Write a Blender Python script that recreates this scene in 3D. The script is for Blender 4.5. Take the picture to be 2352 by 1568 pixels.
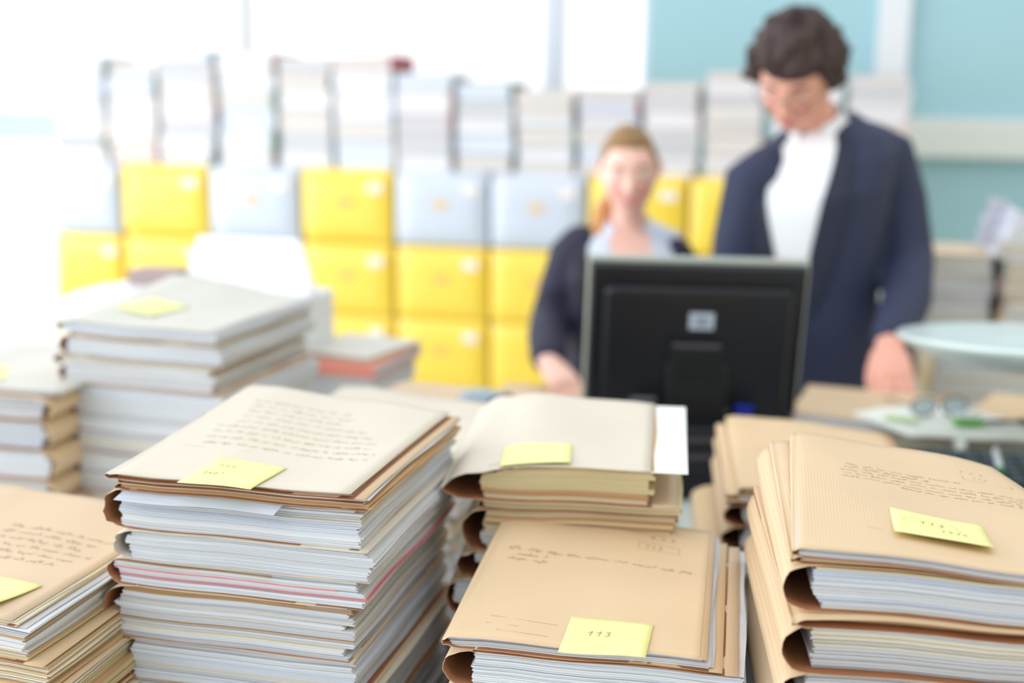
import bpy, math, random
from mathutils import Vector, Matrix, noise
SC = bpy.context.scene
COL = SC.collection
for o in list(bpy.data.objects): bpy.data.objects.remove(o)
R = math.radians

# ---------------------------------------------------------------- camera
# room frame: x runs right along the cabinet wall, y runs away from the camera, z up (metres)
CAM_H = 1.48; YAW = R(12.5); PITCH = math.atan((784-210)/2900.0); ROLL = R(0.6)
cam_d = bpy.data.cameras.new('camera'); cam = bpy.data.objects.new('camera', cam_d); COL.objects.link(cam)
cam_d.sensor_fit = 'HORIZONTAL'; cam_d.sensor_width = 36.0; cam_d.lens = 36.0*2900.0/2352.0
cam_d.clip_start = 0.05; cam_d.clip_end = 100
cam.matrix_world = (Matrix.Translation((0, 0, CAM_H)) @ Matrix.Rotation(YAW, 4, 'Z')
                    @ Matrix.Rotation(R(90)-PITCH, 4, 'X') @ Matrix.Rotation(ROLL, 4, 'Z'))
cam_d.dof.use_dof = True; cam_d.dof.focus_distance = 1.17; cam_d.dof.aperture_fstop = 2.2
SC.camera = cam

def G(X, Y, Z=0.0):
    """a point given straight ahead of / beside the camera's heading -> room frame"""
    return Vector((X*math.cos(YAW)-Y*math.sin(YAW), X*math.sin(YAW)+Y*math.cos(YAW), Z))

# ---------------------------------------------------------------- sky
w = bpy.data.worlds.new('daylight'); SC.world = w; w.use_nodes = True
nt = w.node_tree; nt.nodes.clear()
out = nt.nodes.new('ShaderNodeOutputWorld'); bg = nt.nodes.new('ShaderNodeBackground')
tc = nt.nodes.new('ShaderNodeTexCoord'); dp = nt.nodes.new('ShaderNodeVectorMath'); dp.operation = 'DOT_PRODUCT'
dp.inputs[1].default_value = (-0.76, 0.18, 0.62)
rp = nt.nodes.new('ShaderNodeValToRGB')
mr = nt.nodes.new('ShaderNodeMapRange'); mr.inputs[1].default_value = -1; mr.inputs[2].default_value = 1
nt.links.new(tc.outputs['Generated'], dp.inputs[0]); nt.links.new(dp.outputs['Value'], mr.inputs[0])
nt.links.new(mr.outputs[0], rp.inputs[0])
for k_, (p_, c_) in enumerate([(0.0, (.34, .31, .19)), (1.0, (1, 1, 1)), (.22, (.42, .385, .27)), (.42, (.55, .59, .65)), (.62, (.86, .88, .91))]):
    e = rp.color_ramp.elements[k_] if k_ < 2 else rp.color_ramp.elements.new(p_)
    e.position = p_; e.color = (*c_, 1)
nt.links.new(rp.outputs[0], bg.inputs[0]); bg.inputs[1].default_value = 1.38
nt.links.new(bg.outputs[0], out.inputs[0])

# ---------------------------------------------------------------- large area lights
def area(name, loc, target, sx, sy, power, col):
    d = bpy.data.lights.new(name, 'AREA'); d.shape = 'RECTANGLE'; d.size = sx; d.size_y = sy
    d.energy = power; d.color = col
    o = bpy.data.objects.new(name, d); COL.objects.link(o); o.location = loc
    o.rotation_euler = (Vector(target)-Vector(loc)).to_track_quat('-Z', 'Y').to_euler(); return o
area('side_fill_light', (-4.6, 1.2, 1.7), (0, 1.2, 1.2), 7.0, 2.4, 150, (0.93, 0.97, 1.0))  # unseen lamp added to brighten the left boxes; no window is built there
area('rear_window_light', (-1.8, -2.6, 2.0), (0, 1.8, 0.9), 2.6, 1.6, 20, (0.80, 0.90, 1.0))

SC.view_settings.view_transform = 'Standard'; SC.view_settings.look = 'None'
SC.view_settings.gamma = 1.0; SC.view_settings.use_curve_mapping = False
SC.view_settings.exposure = 0.15

# ---------------------------------------------------------------- materials
def lin(c):
    return tuple(((v/255.0)/12.92 if v/255.0 <= 0.04045 else ((v/255.0+0.055)/1.055)**2.4) for v in c)
MATS = {}
def mat(name, rgb, rough=0.6, metal=0.0, noise_amt=0.0, noise_scale=20.0, bump=0.0, stretch=(1, 1, 1),
        spec=0.5, ribs=0.0, rib_scale=400.0, trans=0.0, coat=0.0, bump_scale=None):
    if name in MATS: return MATS[name]
    m = bpy.data.materials.new(name); m.use_nodes = True; t = m.node_tree
    b = t.nodes['Principled BSDF']; c = lin(rgb)
    b.inputs['Base Color'].default_value = (*c, 1); b.inputs['Roughness'].default_value = rough
    b.inputs['Metallic'].default_value = metal
    b.inputs['Specular IOR Level'].default_value = spec
    if coat: b.inputs['Coat Weight'].default_value = coat; b.inputs['Coat Roughness'].default_value = 0.3
    tcn = t.nodes.new('ShaderNodeTexCoord'); mp = t.nodes.new('ShaderNodeMapping')
    mp.inputs['Scale'].default_value = stretch; t.links.new(tcn.outputs['Object'], mp.inputs['Vector'])
    n = t.nodes.new('ShaderNodeTexNoise'); n.inputs['Scale'].default_value = noise_scale
    n.inputs['Detail'].default_value = 4; t.links.new(mp.outputs[0], n.inputs['Vector'])
    src = None
    if noise_amt:
        mx = t.nodes.new('ShaderNodeMix'); mx.data_type = 'RGBA'
        mx.inputs[6].default_value = (*[v*(1-noise_amt) for v in c], 1)
        mx.inputs[7].default_value = (*[min(1, v*(1+noise_amt*0.7)) for v in c], 1)
        t.links.new(n.outputs['Fac'], mx.inputs[0]); src = mx.outputs[2]
    if ribs:
        wv = t.nodes.new('ShaderNodeTexWave'); wv.wave_type = 'BANDS'; wv.bands_direction = 'X'
        wv.inputs['Scale'].default_value = rib_scale; wv.inputs['Distortion'].default_value = 0.6
        wv.inputs['Detail Scale'].default_value = 2
        t.links.new(tcn.outputs['Object'], wv.inputs['Vector'])
        m2 = t.nodes.new('ShaderNodeMix'); m2.data_type = 'RGBA'; m2.blend_type = 'MULTIPLY'
        m2.inputs[0].default_value = ribs
        if src: t.links.new(src, m2.inputs[6])
        else: m2.inputs[6].default_value = (*c, 1)
        t.links.new(wv.outputs['Color'], m2.inputs[7]); src = m2.outputs[2]
    if src: t.links.new(src, b.inputs['Base Color'])
    if bump:
        bp = t.nodes.new('ShaderNodeBump'); bp.inputs['Strength'].default_value = bump; bp.inputs['Distance'].default_value = 0.002
        if bump_scale:
            n2 = t.nodes.new('ShaderNodeTexNoise'); n2.inputs['Scale'].default_value = bump_scale
            t.links.new(mp.outputs[0], n2.inputs['Vector']); t.links.new(n2.outputs['Fac'], bp.inputs['Height'])
        else: t.links.new(n.outputs['Fac'], bp.inputs['Height'])
        t.links.new(bp.outputs[0], b.inputs['Normal'])
    MATS[name] = m; return m
def paper(name, rgb, amt=0.16):   # sheet edges: fine horizontal striping
    return mat(name, rgb, 0.75, noise_amt=amt, noise_scale=9, stretch=(1, 1, 90), bump=0.25, spec=0.25)
P_WHITE = paper('paper_white', (218, 222, 226)); P_GREY = paper('paper_grey', (204, 205, 207))
P_CREAM = paper('paper_cream', (226, 219, 196)); P_YEL = paper('paper_yellowed', (214, 201, 160))
P_KRAFT = paper('paper_kraft', (196, 160, 118)); P_RED = paper('card_red', (222, 120, 122)); P_BLUE = paper('paper_blueish', (204, 213, 226))
PAGES = [P_WHITE, P_GREY, P_CREAM, P_YEL, P_KRAFT, P_RED, P_BLUE]
K_PALE = mat('kraft_pale', (216, 208, 191), 0.5, noise_amt=0.07, noise_scale=14, bump=0.08, bump_scale=60)
K_LIGHT = mat('kraft_light', (214, 190, 158), 0.55, noise_amt=0.08, noise_scale=12, bump=0.08, bump_scale=60)
K_TAN = mat('kraft_tan', (223, 196, 157), 0.55, noise_amt=0.10, noise_scale=9, bump=0.10, bump_scale=60, ribs=0.05, rib_scale=170)
K_RIB = mat('kraft_ribbed', (222, 195, 158), 0.55, noise_amt=0.07, noise_scale=10, bump=0.08, bump_scale=60, ribs=0.10, rib_scale=110)
K_IN = mat('kraft_inner', (158, 104, 68), 0.6, noise_amt=0.2, noise_scale=40)
K_GREYIN = mat('cover_lining_grey', (196, 188, 178), 0.7)
NOTE = mat('sticky_note_yellow', (240, 242, 166), 0.6, noise_amt=0.03, spec=0.3)
INK = mat('pencil_grey', (168, 154, 130), 0.7); INK_D = mat('pencil_dark', (128, 132, 90), 0.7)

# ---------------------------------------------------------------- mesh helpers
class MB:
    def __init__(s): s.v = []; s.f = []; s.m = []
    def add(s, vs, fs, mi=0):
        k = len(s.v); s.v += [tuple(p) for p in vs]; s.f += [tuple(i+k for i in f) for f in fs]; s.m += [mi]*len(fs)
    def box(s, x0, x1, y0, y1, z0, z1, mi=0, M=None):
        vs = [Vector(p) for p in ((x0,y0,z0),(x1,y0,z0),(x1,y1,z0),(x0,y1,z0),(x0,y0,z1),(x1,y0,z1),(x1,y1,z1),(x0,y1,z1))]
        if M is not None: vs = [M @ p for p in vs]
        s.add(vs, [(0,3,2,1),(4,5,6,7),(0,1,5,4),(1,2,6,5),(2,3,7,6),(3,0,4,7)], mi)
    def grid(s, pts, mi=0, wrap=False):
        n = len(pts); k = len(pts[0]); vs = [p for r in pts for p in r]; fs = []
        for i in range(n-1):
            for j in range(k if wrap else k-1):
                a = i*k+j; b = i*k+(j+1) % k; fs.append((a, b, b+k, a+k))
        s.add(vs, fs, mi)
    def loft(s, rings, mi=0, cap=True):
        k = len(rings[0]); base = len(s.v); s.grid(rings, mi, True)
        if cap:
            s.f += [tuple(base+i for i in range(k))[::-1], tuple(base+(len(rings)-1)*k+i for i in range(k))]; s.m += [mi, mi]
    def tube(s, pts, rad, n=12, mi=0, flat=None, up=None):
        """tapered tube with rounded ends; flat = per-point factor on the second axis"""
        P = [Vector(p) for p in pts]; rings = []
        T = [(P[min(i+1, len(P)-1)]-P[max(i-1, 0)]).normalized() for i in range(len(P))]
        u = Vector(up) if up else (Vector((0, 0, 1)) if abs(T[0].z) < 0.8 else Vector((1, 0, 0)))
        fr = []
        for t in T:
            u = (u-t*u.dot(t)).normalized(); fr.append((u.copy(), t.cross(u)))
        def ring(c, r, i, f):
            a, b = fr[i]; return [c+a*math.cos(q)*r+b*math.sin(q)*r*f for q in [2*math.pi*j/n for j in range(n)]]
        ff = flat or [1]*len(P)
        for q in (80, 55, 28): rings.append(ring(P[0]-T[0]*rad[0]*math.sin(R(q))*min(1, ff[0]), rad[0]*math.cos(R(q)), 0, ff[0]))
        for i, p in enumerate(P): rings.append(ring(p, rad[i], i, ff[i]))
        for q in (28, 55, 80): rings.append(ring(P[-1]+T[-1]*rad[-1]*math.sin(R(q))*min(1, ff[-1]), rad[-1]*math.cos(R(q)), -1, ff[-1]))
        s.loft(rings, mi)
    def cyl(s, c, r0, r1, h, n=32, mi=0):
        c = Vector(c); s.loft([[c+Vector((math.cos(2*math.pi*j/n)*r, math.sin(2*math.pi*j/n)*r, z)) for j in range(n)] for r, z in ((r0, 0), (r1, h))], mi)
    def build(s, name, mats, parent=None, smooth=False, bevel=0, loc=None):
        me = bpy.data.meshes.new(name); me.from_pydata(s.v, [], s.f)
        for m in (mats if isinstance(mats, (list, tuple)) else [mats]): me.materials.append(m)
        me.polygons.foreach_set('material_index', s.m)
        if smooth: me.polygons.foreach_set('use_smooth', [True]*len(s.f))
        me.update(); o = bpy.data.objects.new(name, me); COL.objects.link(o)
        if parent: o.parent = parent
        if loc is not None: o.location = loc
        if bevel:
            b = o.modifiers.new('bevel', 'BEVEL'); b.width = bevel; b.segments = 3; b.limit_method = 'ANGLE'
        return o
def tag(o, label=None, cat=None, group=None, kind=None):
    if label: o['label'] = label
    if cat: o['category'] = cat
    if group: o['group'] = group
    if kind: o['kind'] = kind
    return o
def empty(name, loc, rz=0.0):
    o = bpy.data.objects.new(name, None); o.empty_display_size = 0.05; COL.objects.link(o)
    o.location = loc; o.rotation_euler = (0, 0, rz); return o
def sm(a, b, x):
    t = max(0, min(1, (x-a)/(b-a))); return t*t*(3-2*t)

# ---------------------------------------------------------------- room
W_TEAL = mat('wall_teal_paint', (166, 208, 219), 0.5, noise_amt=0.03, noise_scale=3)
W_CREAM = mat('wall_cream_paint', (226, 214, 184), 0.8)
W_WHITE = mat('white_painted_metal', (232, 236, 242), 0.45); FRAME_G = mat('window_frame_grey', (214, 222, 234), 0.4)
FLOOR_M = mat('floor_linoleum', (200, 200, 196), 0.4, noise_amt=0.05)
def struct(name, m, mt, **k): return tag(m.build(name, mt, **k), kind='structure')
m = MB(); m.box(-6, 3, -3, 6, -0.05, 0); struct('floor', m, FLOOR_M)
BW = 5.70
m = MB(); m.box(-0.66, 3, BW, BW+0.2, 0, 3.2); m.box(-6, -0.66, BW, BW+0.2, 2.75, 3.2); struct('wall_back', m, W_TEAL)
m = MB(); m.box(3, 3.2, -3, 5.9, 0, 3.2); struct('wall_right', m, W_CREAM)
def windw(name, x0, x1, z0, z1, bars_v=(), bars_h=(), fw=0.05):
    m = MB(); y0, y1 = BW+0.03, BW+0.10
    m.box(x0, x0+fw, y0, y1, z0, z1); m.box(x1-fw, x1, y0, y1, z0, z1)
    m.box(x0+fw, x1-fw, y0, y1, z0, z0+fw); m.box(x0+fw, x1-fw, y0, y1, z1-fw, z1)
    for a, b in bars_v: m.box(a, b, y0, y1, z0+fw, z1-fw)
    for a, b in bars_h: m.box(x0+fw, x1-fw, y0, y1, a, b)
    o = struct(name, m, FRAME_G, bevel=0.004)
    g = MB(); g.box(x0+fw, x1-fw, BW+0.06, BW+0.066, z0+fw, z1-fw); g.build('glass_pane', GLASS, o)
GLASS = bpy.data.materials.new('window_glass'); GLASS.use_nodes = True
_t = GLASS.node_tree; _t.nodes.clear(); _o = _t.nodes.new('ShaderNodeOutputMaterial'); _m = _t.nodes.new('ShaderNodeMixShader')
_a = _t.nodes.new('ShaderNodeBsdfTransparent'); _g = _t.nodes.new('ShaderNodeBsdfGlossy'); _g.inputs['Roughness'].default_value = 0.05
_m.inputs[0].default_value = 0.05; _t.links.new(_a.outputs[0], _m.inputs[1]); _t.links.new(_g.outputs[0], _m.inputs[2]); _t.links.new(_m.outputs[0], _o.inputs[0])
windw('window_1', -6.0, -4.20, 0.02, 2.75)
windw('window_2', -4.20, -2.64, 0.02, 2.75, fw=0.03)
windw('window_3', -2.62, -1.08, 0.02, 2.75, fw=0.045)
windw('window_4', -1.08, -0.66, 0.02, 2.75, fw=0.03)
m = MB(); m.box(-2.69, -2.565, BW-0.006, BW+0.03, 0, 2.75); struct('trim_1', m, W_WHITE, bevel=0.004)
m = MB(); m.box(-6, -2.69, BW-0.05, BW+0.02, 1.215, 1.36); struct('trim_5', m, mat('rail_teal_grey', (190, 208, 214), 0.5), bevel=0.004)
m = MB(); m.box(-1.125, -1.04, BW-0.04, BW+0.03, 0, 2.75); struct('trim_2', m, FRAME_G, bevel=0.004)
m = MB(); m.box(0.305, 0.435, BW-0.06, BW, 0, 3.2); struct('trim_3', m, W_WHITE, bevel=0.005)
m = MB(); m.box(0.435, 3, BW-0.07, BW, 1.225, 1.388); struct('trim_4', m, mat('trunking_white', (226, 232, 228), 0.5), bevel=0.006)
m = MB(); m.box(-0.66, 3, BW-0.015, BW, 0, 0.1); struct('baseboard_back', m, W_WHITE)

# ---------------------------------------------------------------- tables
TOPM = mat('table_top_pale_grey', (214, 222, 218), 0.4, noise_amt=0.03); LEGM = mat('table_leg_grey', (150, 154, 158), 0.4, 0.6)
def table(name, x0, x1, y0, y1, zt, label, mt):
    r = empty(name, ((x0+x1)/2, (y0+y1)/2, 0)); tag(r, label, 'table')
    hx, hy = (x1-x0)/2, (y1-y0)/2
    m = MB(); m.box(-hx, hx, -hy, hy, zt-0.028, zt); m.build('tabletop', mt, r, bevel=0.004)
    for sx in (-1, 1):
        for sy in (-1, 1):
            m = MB(); m.box(sx*(hx-0.06)-0.025, sx*(hx-0.06)+0.025, sy*(hy-0.06)-0.025, sy*(hy-0.06)+0.025, 0, zt-0.028); m.build('leg', LEGM, r, bevel=0.004)
    return r
table('work_table', -1.95, 1.25, 0.78, 2.80, 0.75, 'large pale table under the front folder stacks and the black monitor', TOPM)
table('side_table', 0.30, 1.9, 3.22, 3.95, 0.72, 'pale side table behind the man carrying the piles of papers on the right', TOPM)
# ---------------------------------------------------------------- folders
def rnd(a, b): return random.uniform(a, b)
class Stack:
    """one pile of folders; x runs along the front edge, y away from it; local frame at the front left corner"""
    def __init__(s, ox, oy, rot, w, d, ztop, lift, seed, fine=0.0016, z0=0.75, sag=0.0, tap=0.0, mir=False):
        s.mir = mir
        s.tap = tap
        s.sag = sag
        s.o = Vector((ox, oy, 0)); s.rot = R(rot); s.w = w; s.d = d; s.zt = ztop; s.z0 = z0; s.lift = lift; s.seed = seed; s.fine = fine
        s.ph = [random.Random(seed).uniform(0, 6.28) for _ in range(6)]
    def world(s, x, y, z):
        if s.mir: x = s.w-x
        c, q = math.cos(s.rot), math.sin(s.rot); return Vector((s.o.x+x*c-y*q, s.o.y+x*q+y*c, z))
    def dz(s, x, y, z):
        f = max(0, (z-s.z0)/(s.zt-s.z0)); u = x/s.w; v = max(0, min(1.05, y/s.d))
        b = sm(-0.10, 0.13, u)*max(0, 1-u)**1.25
        L = s.lift*f**1.6*(0.04+0.96*v**1.25)*b-s.sag*f*max(0, u)**1.3*(0.35+0.65*v)
        wv = 0.0016*f*(math.sin(7*u+s.ph[0])*math.sin(4.3*v+s.ph[1])+0.6*math.sin(11*u+s.ph[2]+3*v))
        return L+wv
    def top(s, x, y):
        f = s.topf; return s._cov(f, x, y)
    def _cov(s, f, x, y):
        xx = x-f['dx']; z = f['zb']+f['t']
        dr = f.get('droop', 0.0); xd = f.get('xd', 0.08)
        if xx < xd: z -= dr*((xd-xx)/xd)**2
        return z+s.dz(x, y, f['zb']+f['t'])
def pages_mesh(S, f, rg):
    m = MB(); w, d, t = f['w'], f['d'], f['t']; z = f['zb']+0.0009; zt = f['zb']+t-0.0009
    lay = f.get('fine', S.fine); nx, ny = 7, 8; b = f['b']; inset = f.get('inset', 0.004)
    pal = f.get('pal', [7, 3.5, 0.9, 0.15, 0.12, 0, 1.6]); gl = 0; k = 0; gof = (0, 0, 0, 0); mi = 0
    ph = rg.uniform(0, 6)
    specials = f.get('cards', [])   # (fraction, slot, extra right, extra front, thickness)
    total = zt-z; zz = z
    while zz < zt-0.0004:
        fr = (zz-z)/total
        if k <= 0:
            k = rg.randint(3, 9); gof = (rg.uniform(-.0035, .0045), rg.uniform(-.007, .005), rg.uniform(-.003, .002), rg.uniform(-.006, .006))
            gm = rg.choices(range(7), pal)[0]
        k -= 1
        th = lay*rg.uniform(0.55, 1.6); mi = gm if rg.random() < 0.7 else rg.choices(range(7), pal)[0]
        er = ef = 0
        for s_ in list(specials):
            if fr >= s_[0]: mi, er, ef, th = s_[1], s_[2], s_[3], s_[4]; specials = [q for q in specials if q is not s_]; break
        th = min(th, zt-zz)
        hh = min(1, abs(2*((zz+th/2)-f['zb'])/t-1)); amin = 0.022-(0.022+b)*max(0, 1-hh*hh)**0.31+0.0012
        dr = f.get('droop', 0); dd = f['zb']+t-zz-th-0.001
        if dr and dd < dr: amin = max(amin, f.get('xd', .08)*(1-math.sqrt(max(0, dd)/dr))+0.003)
        # spine side curves: middle layers sit further left
        cur = -0.25*b*math.sin(math.pi*min(1, max(0, fr)))
        x0 = inset+cur+gof[0]+rg.uniform(-.0012, .0012)+f.get('topin', 0.0)*sm(0.55, 1.0, fr)
        x0 = max(x0, amin+rg.uniform(0, .0015))
        x1 = w+gof[1]+rg.uniform(-.0022, .0016)+er; y0 = gof[2]+rg.uniform(-.0012, .001)-ef+f.get('fin', 0.003); y1 = d+gof[3]
        sag = [rg.uniform(-.0004, .0004) for _ in range(4)]
        per = [(i/nx, 0) for i in range(nx)]+[(1, j/ny) for j in range(ny)]+[(1-i/nx, 1) for i in range(nx)]+[(0, 1-j/ny) for j in range(ny)]
        vs = []
        for lev, ins in ((zz+0.00012, 0), (zz+th-0.00012, 0), (zz+0.00012, 1), (zz+th-0.00012, 1)):
            for (u, v) in per:
                uu = u if not ins else 0.09+u*0.82; vv = v if not ins else 0.07+v*0.86
                x = x0+(x1-x0)*uu; y = y0+(y1-y0)*vv
                if not ins:
                    x += 0.0012*math.sin(9*v+ph+fr*5)*(1 if u in (0, 1) else 0); y += 0.0008*math.sin(8*u+ph*2)*(1 if v == 0 else 0)
                x *= 1-S.tap*max(0, vv)**3
                X = x+f['dx']; Yy = y+f['dy']
                vs.append((X, Yy, lev+S.dz(X, Yy, lev)+0.0010*fr*math.sin(5*uu+6*vv+ph)*(1 if 0.08 < fr < 0.93 and t > .015 else 0.2)))
        n = len(per); fs = []
        for i in range(n):
            j = (i+1) % n
            fs += [(i, j, n+j, n+i), (n+i, n+j, 3*n+j, 3*n+i), (2*n+i, 2*n+j, j, i)]
        m.add(vs, fs, mi); zz += th
    return m
def cover_mesh(S, f, rg):
    m = MB(); w, d, t, b = f['w'], f['d'], f['t'], f['b']; ovr = f.get('ovr', -0.002); ovf = f.get('ovf', 0.0015); jag = f.get('jag', 0.0)
    prof = []; a0 = 0.022
    nT = 16
    for i in range(nT+1):
        x = (w+ovr)+(a0-(w+ovr))*i/nT; prof.append((x, 'T', i/nT))
    for i in range(1, 14):
        q = math.pi*i/14; prof.append((a0-(a0+b)*math.sin(q)**0.62, 'S', q))
    if f.get('bottom', True):
        for i in range(9): prof.append((a0+(w-a0)*i/8, 'B', i/8))
    nY = 22; rows = []; ph = rg.uniform(0, 6)
    ang = f.get('ang', 0.0)
    for j in range(nY+1):
        v = j/nY; row = []
        for (x, kd, q) in prof:
            y0 = -ovf; y1 = d+f.get('ovb', 0.003)
            if kd == 'S':
                sx = math.sin(q); y0 += jag*(0.55*math.sin(q*5+ph)+0.45*math.sin(q*13+ph*2))*sx
            y = y0+(y1-y0)*v; x = x*(1-S.tap*v**3); X = x+f['dx']; Yy = y+f['dy']
            if kd == 'T':
                z = S._cov(f, X, Yy)
                e = f.get('curl', 0.0)
                if e: z += e*sm(0.75, 1.0, x/w)*(0.5+0.5*math.sin(5*v+ph))
                z += 0.0004*math.sin(31*x+ph)*math.sin(17*v+ph)
            elif kd == 'B': z = f['zb']+0.0003+S.dz(X, Yy, f['zb'])
            else:
                zt_ = S._cov(f, a0+f['dx'], Yy); zb_ = f['zb']+0.0003+S.dz(a0+f['dx'], Yy, f['zb']); dr = f.get('droop', 0.0)
                h = math.cos(q)                                   # 1 top .. -1 bottom
                z = (zt_+zb_)/2+(zt_-zb_)/2*(h if not ang else (h-ang*math.sin(2*q)*0.5))
                if dr and h > -0.2: z -= dr*0.9*math.sin(q)**2*max(0, h+0.2)
                z += 0.0012*math.sin(q*7+ph+3*v)*math.sin(q)
            row.append((X, Yy, z))
        rows.append(row)
    m.grid([r[::-1] for r in rows]); return m
def folder(S, f, label, cov, name='document_folder', group=None, inner=None, note=None):
    rg = random.Random(S.seed*100+int(f['zb']*10000))
    rz = R(f.get('rz', 0)); cr, sr = math.cos(rz), math.sin(rz)
    org = S.world(f['dx']+f['w']/2*cr-f['d']/2*sr, f['dy']+f['w']/2*sr+f['d']/2*cr, f['zb']); r = empty(name, org, S.rot+rz)
    tag(r, label, 'folder', group)
    off = Vector((f['dx']+f['w']/2, f['dy']+f['d']/2, f['zb']))
    def shift(m):
        m.v = [((-1 if S.mir else 1)*(p[0]-off.x), p[1]-off.y, p[2]-off.z) for p in m.v]
        if S.mir: m.f = [q[::-1] for q in m.f]
        return m
    if f['t'] > 0.003: shift(pages_mesh(S, f, rg)).build('pages', PAGES, r)
    o = shift(cover_mesh(S, f, rg)).build('cover', [cov, inner or K_IN], r, smooth=True)
    sd = o.modifiers.new('thick', 'SOLIDIFY'); sd.thickness = 0.0004; sd.offset = 0.0; sd.material_offset = f.get('inmat', 1); sd.material_offset_rim = 0
    for sx, sy, sw, sh_, drop, mt in f.get('sheets', []):   # loose sheets poking out of the front: x, y, width, reach, drop
        g = MB(); zt = f['zb']+f['t']+0.0005 if drop >= 0 else f['zb']+f['t']*0.5; rows = []
        for j in range(6):
            v = j/5; rows.append([(f['dx']+sx+sw*i/8, sy+sh_-(sh_+0.02)*v+0, zt+S.dz(f['dx']+sx+sw*i/8, 0, zt)-abs(drop)*v*v) for i in range(9)])
        oo = shift(g if g.grid(rows) is None else g).build('loose_sheet', mt, r); tag(oo, 'loose white sheet sticking out of the front')
        q = oo.modifiers.new('thick', 'SOLIDIFY'); q.thickness = 0.0003
    return r
def pile(S, specs, stackname, cov, names=None):
    """specs from the top down; leftover height filled with thick folders"""
    used = sum(q['t'] for q in specs); rest = S.zt-S.z0-used; rg = random.Random(S.seed+5)
    n = max(0, round(rest/0.05)); specs = [dict(q) for q in specs]
    if n:
        for i in range(n): specs.append(dict(t=rest/n, dx=rg.uniform(-.008, .008), dy=rg.uniform(-.006, .008), b=rg.uniform(.008, .016)))
    else: specs[-1]['t'] += rest
    z = S.zt; out = []; ords = ['topmost', 'second down', 'third down', 'fourth down', 'fifth down', 'sixth down', 'seventh down', 'eighth down', 'ninth down', 'tenth down', 'eleventh down', 'twelfth down']
    for i, q in enumerate(specs):
        q.setdefault('w', S.w-0.004*(i > 0)); q.setdefault('d', S.d-0.006*(i > 0)); q.setdefault('dx', 0); q.setdefault('dy', 0); q.setdefault('b', 0.010)
        z -= q['t']; q['zb'] = z
        if i == 0: S.topf = q
        kind = q.get('look', 'thin kraft folder' if q['t'] < 0.016 else 'thick kraft folder')
        out.append(folder(S, q, f'{kind}, {ords[i]} in the {stackname}', q.get('cov', cov), inner=q.get('inner')))
    return out

# handwriting on a surface: polylines in the stack's local x, y
def ribbon(m, pts, zf, wd=0.0005, up=0.0007):
    for i in range(len(pts)-1):
        (xa, ya), (xb, yb) = pts[i], pts[i+1]; dx, dy = xb-xa, yb-ya; l = math.hypot(dx, dy) or 1e-6; nx_, ny_ = -dy/l*wd/2, dx/l*wd/2
        q = [(xa+nx_, ya+ny_), (xa-nx_, ya-ny_), (xb-nx_, yb-ny_), (xb+nx_, yb+ny_)]
        m.add([(x, y, zf(x, y)+up) for x, y in q], [(0, 1, 2, 3)])
GL = {'1': [[(0, .6), (.35, 1), (.3, 0)]], '3': [[(0, .9), (.3, 1), (.45, .8), (.2, .55), (.5, .3), (.3, 0), (0, .08)]],
      '0': [[(.25, 1), (0, .6), (.1, .1), (.35, 0), (.5, .45), (.4, .9), (.25, 1)]], '4': [[(.3, 1), (0, .4), (.5, .4)], [(.38, .65), (.34, 0)]],
      '7': [[(0, 1), (.5, 1), (.2, 0)]], '5': [[(.5, 1), (.1, 1), (.05, .6), (.4, .55), (.45, .2), (.2, 0), (0, .1)]],
      '9': [[(.45, .8), (.2, 1), (0, .75), (.25, .55), (.45, .8), (.35, 0)]], 'R': [[(0, 0), (.05, 1), (.4, .85), (.1, .5), (.5, 0)]], '.': [[(.1, 0), (.16, .06)]],
      'G': [[(.5, .85), (.2, 1), (0, .5), (.2, 0), (.5, .2), (.5, .45), (.3, .45)]]}
def write(m, txt, x, y, h, zf, wd=0.0006, slope=0.0, sp=0.85):
    for i, c in enumerate(txt):
        for st in GL.get(c, []): ribbon(m, [(x+i*h*sp+px*h+py*h*0.12, y+py*h+slope*(i*h*sp)) for px, py in st], zf, wd)
def scribble(m, x0, x1, y, h, zf, rg, wd=0.0003, slope=0.0):
    x = x0
    while x < x1:
        L = rg.uniform(3, 9)*h*0.9; pts = []; n = int(L/(h*0.28)); up = 0
        for i in range(n):
            yy = (h*rg.uniform(.35, .8) if i % 2 else 0)
            if rg.random() < 0.12: yy = h*1.7
            if rg.random() < 0.07: yy = -h*0.8
            pts.append((x+i*h*0.28+yy*0.2, y+yy+slope*(x-x0)))
        for i in range(len(pts)-1):
            if pts[i+1][0] < x1: ribbon(m, pts[i:i+2], zf, wd)
        x += L+h*rg.uniform(0.8, 1.6)
def on_cover(S, root, name, m, mt, f):
    off = Vector((f['dx']+f['w']/2, f['dy']+f['d']/2, f['zb'])); m.v = [(p[0]-off.x, p[1]-off.y, p[2]-off.z) for p in m.v]
    return m.build(name, mt, root)
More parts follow.
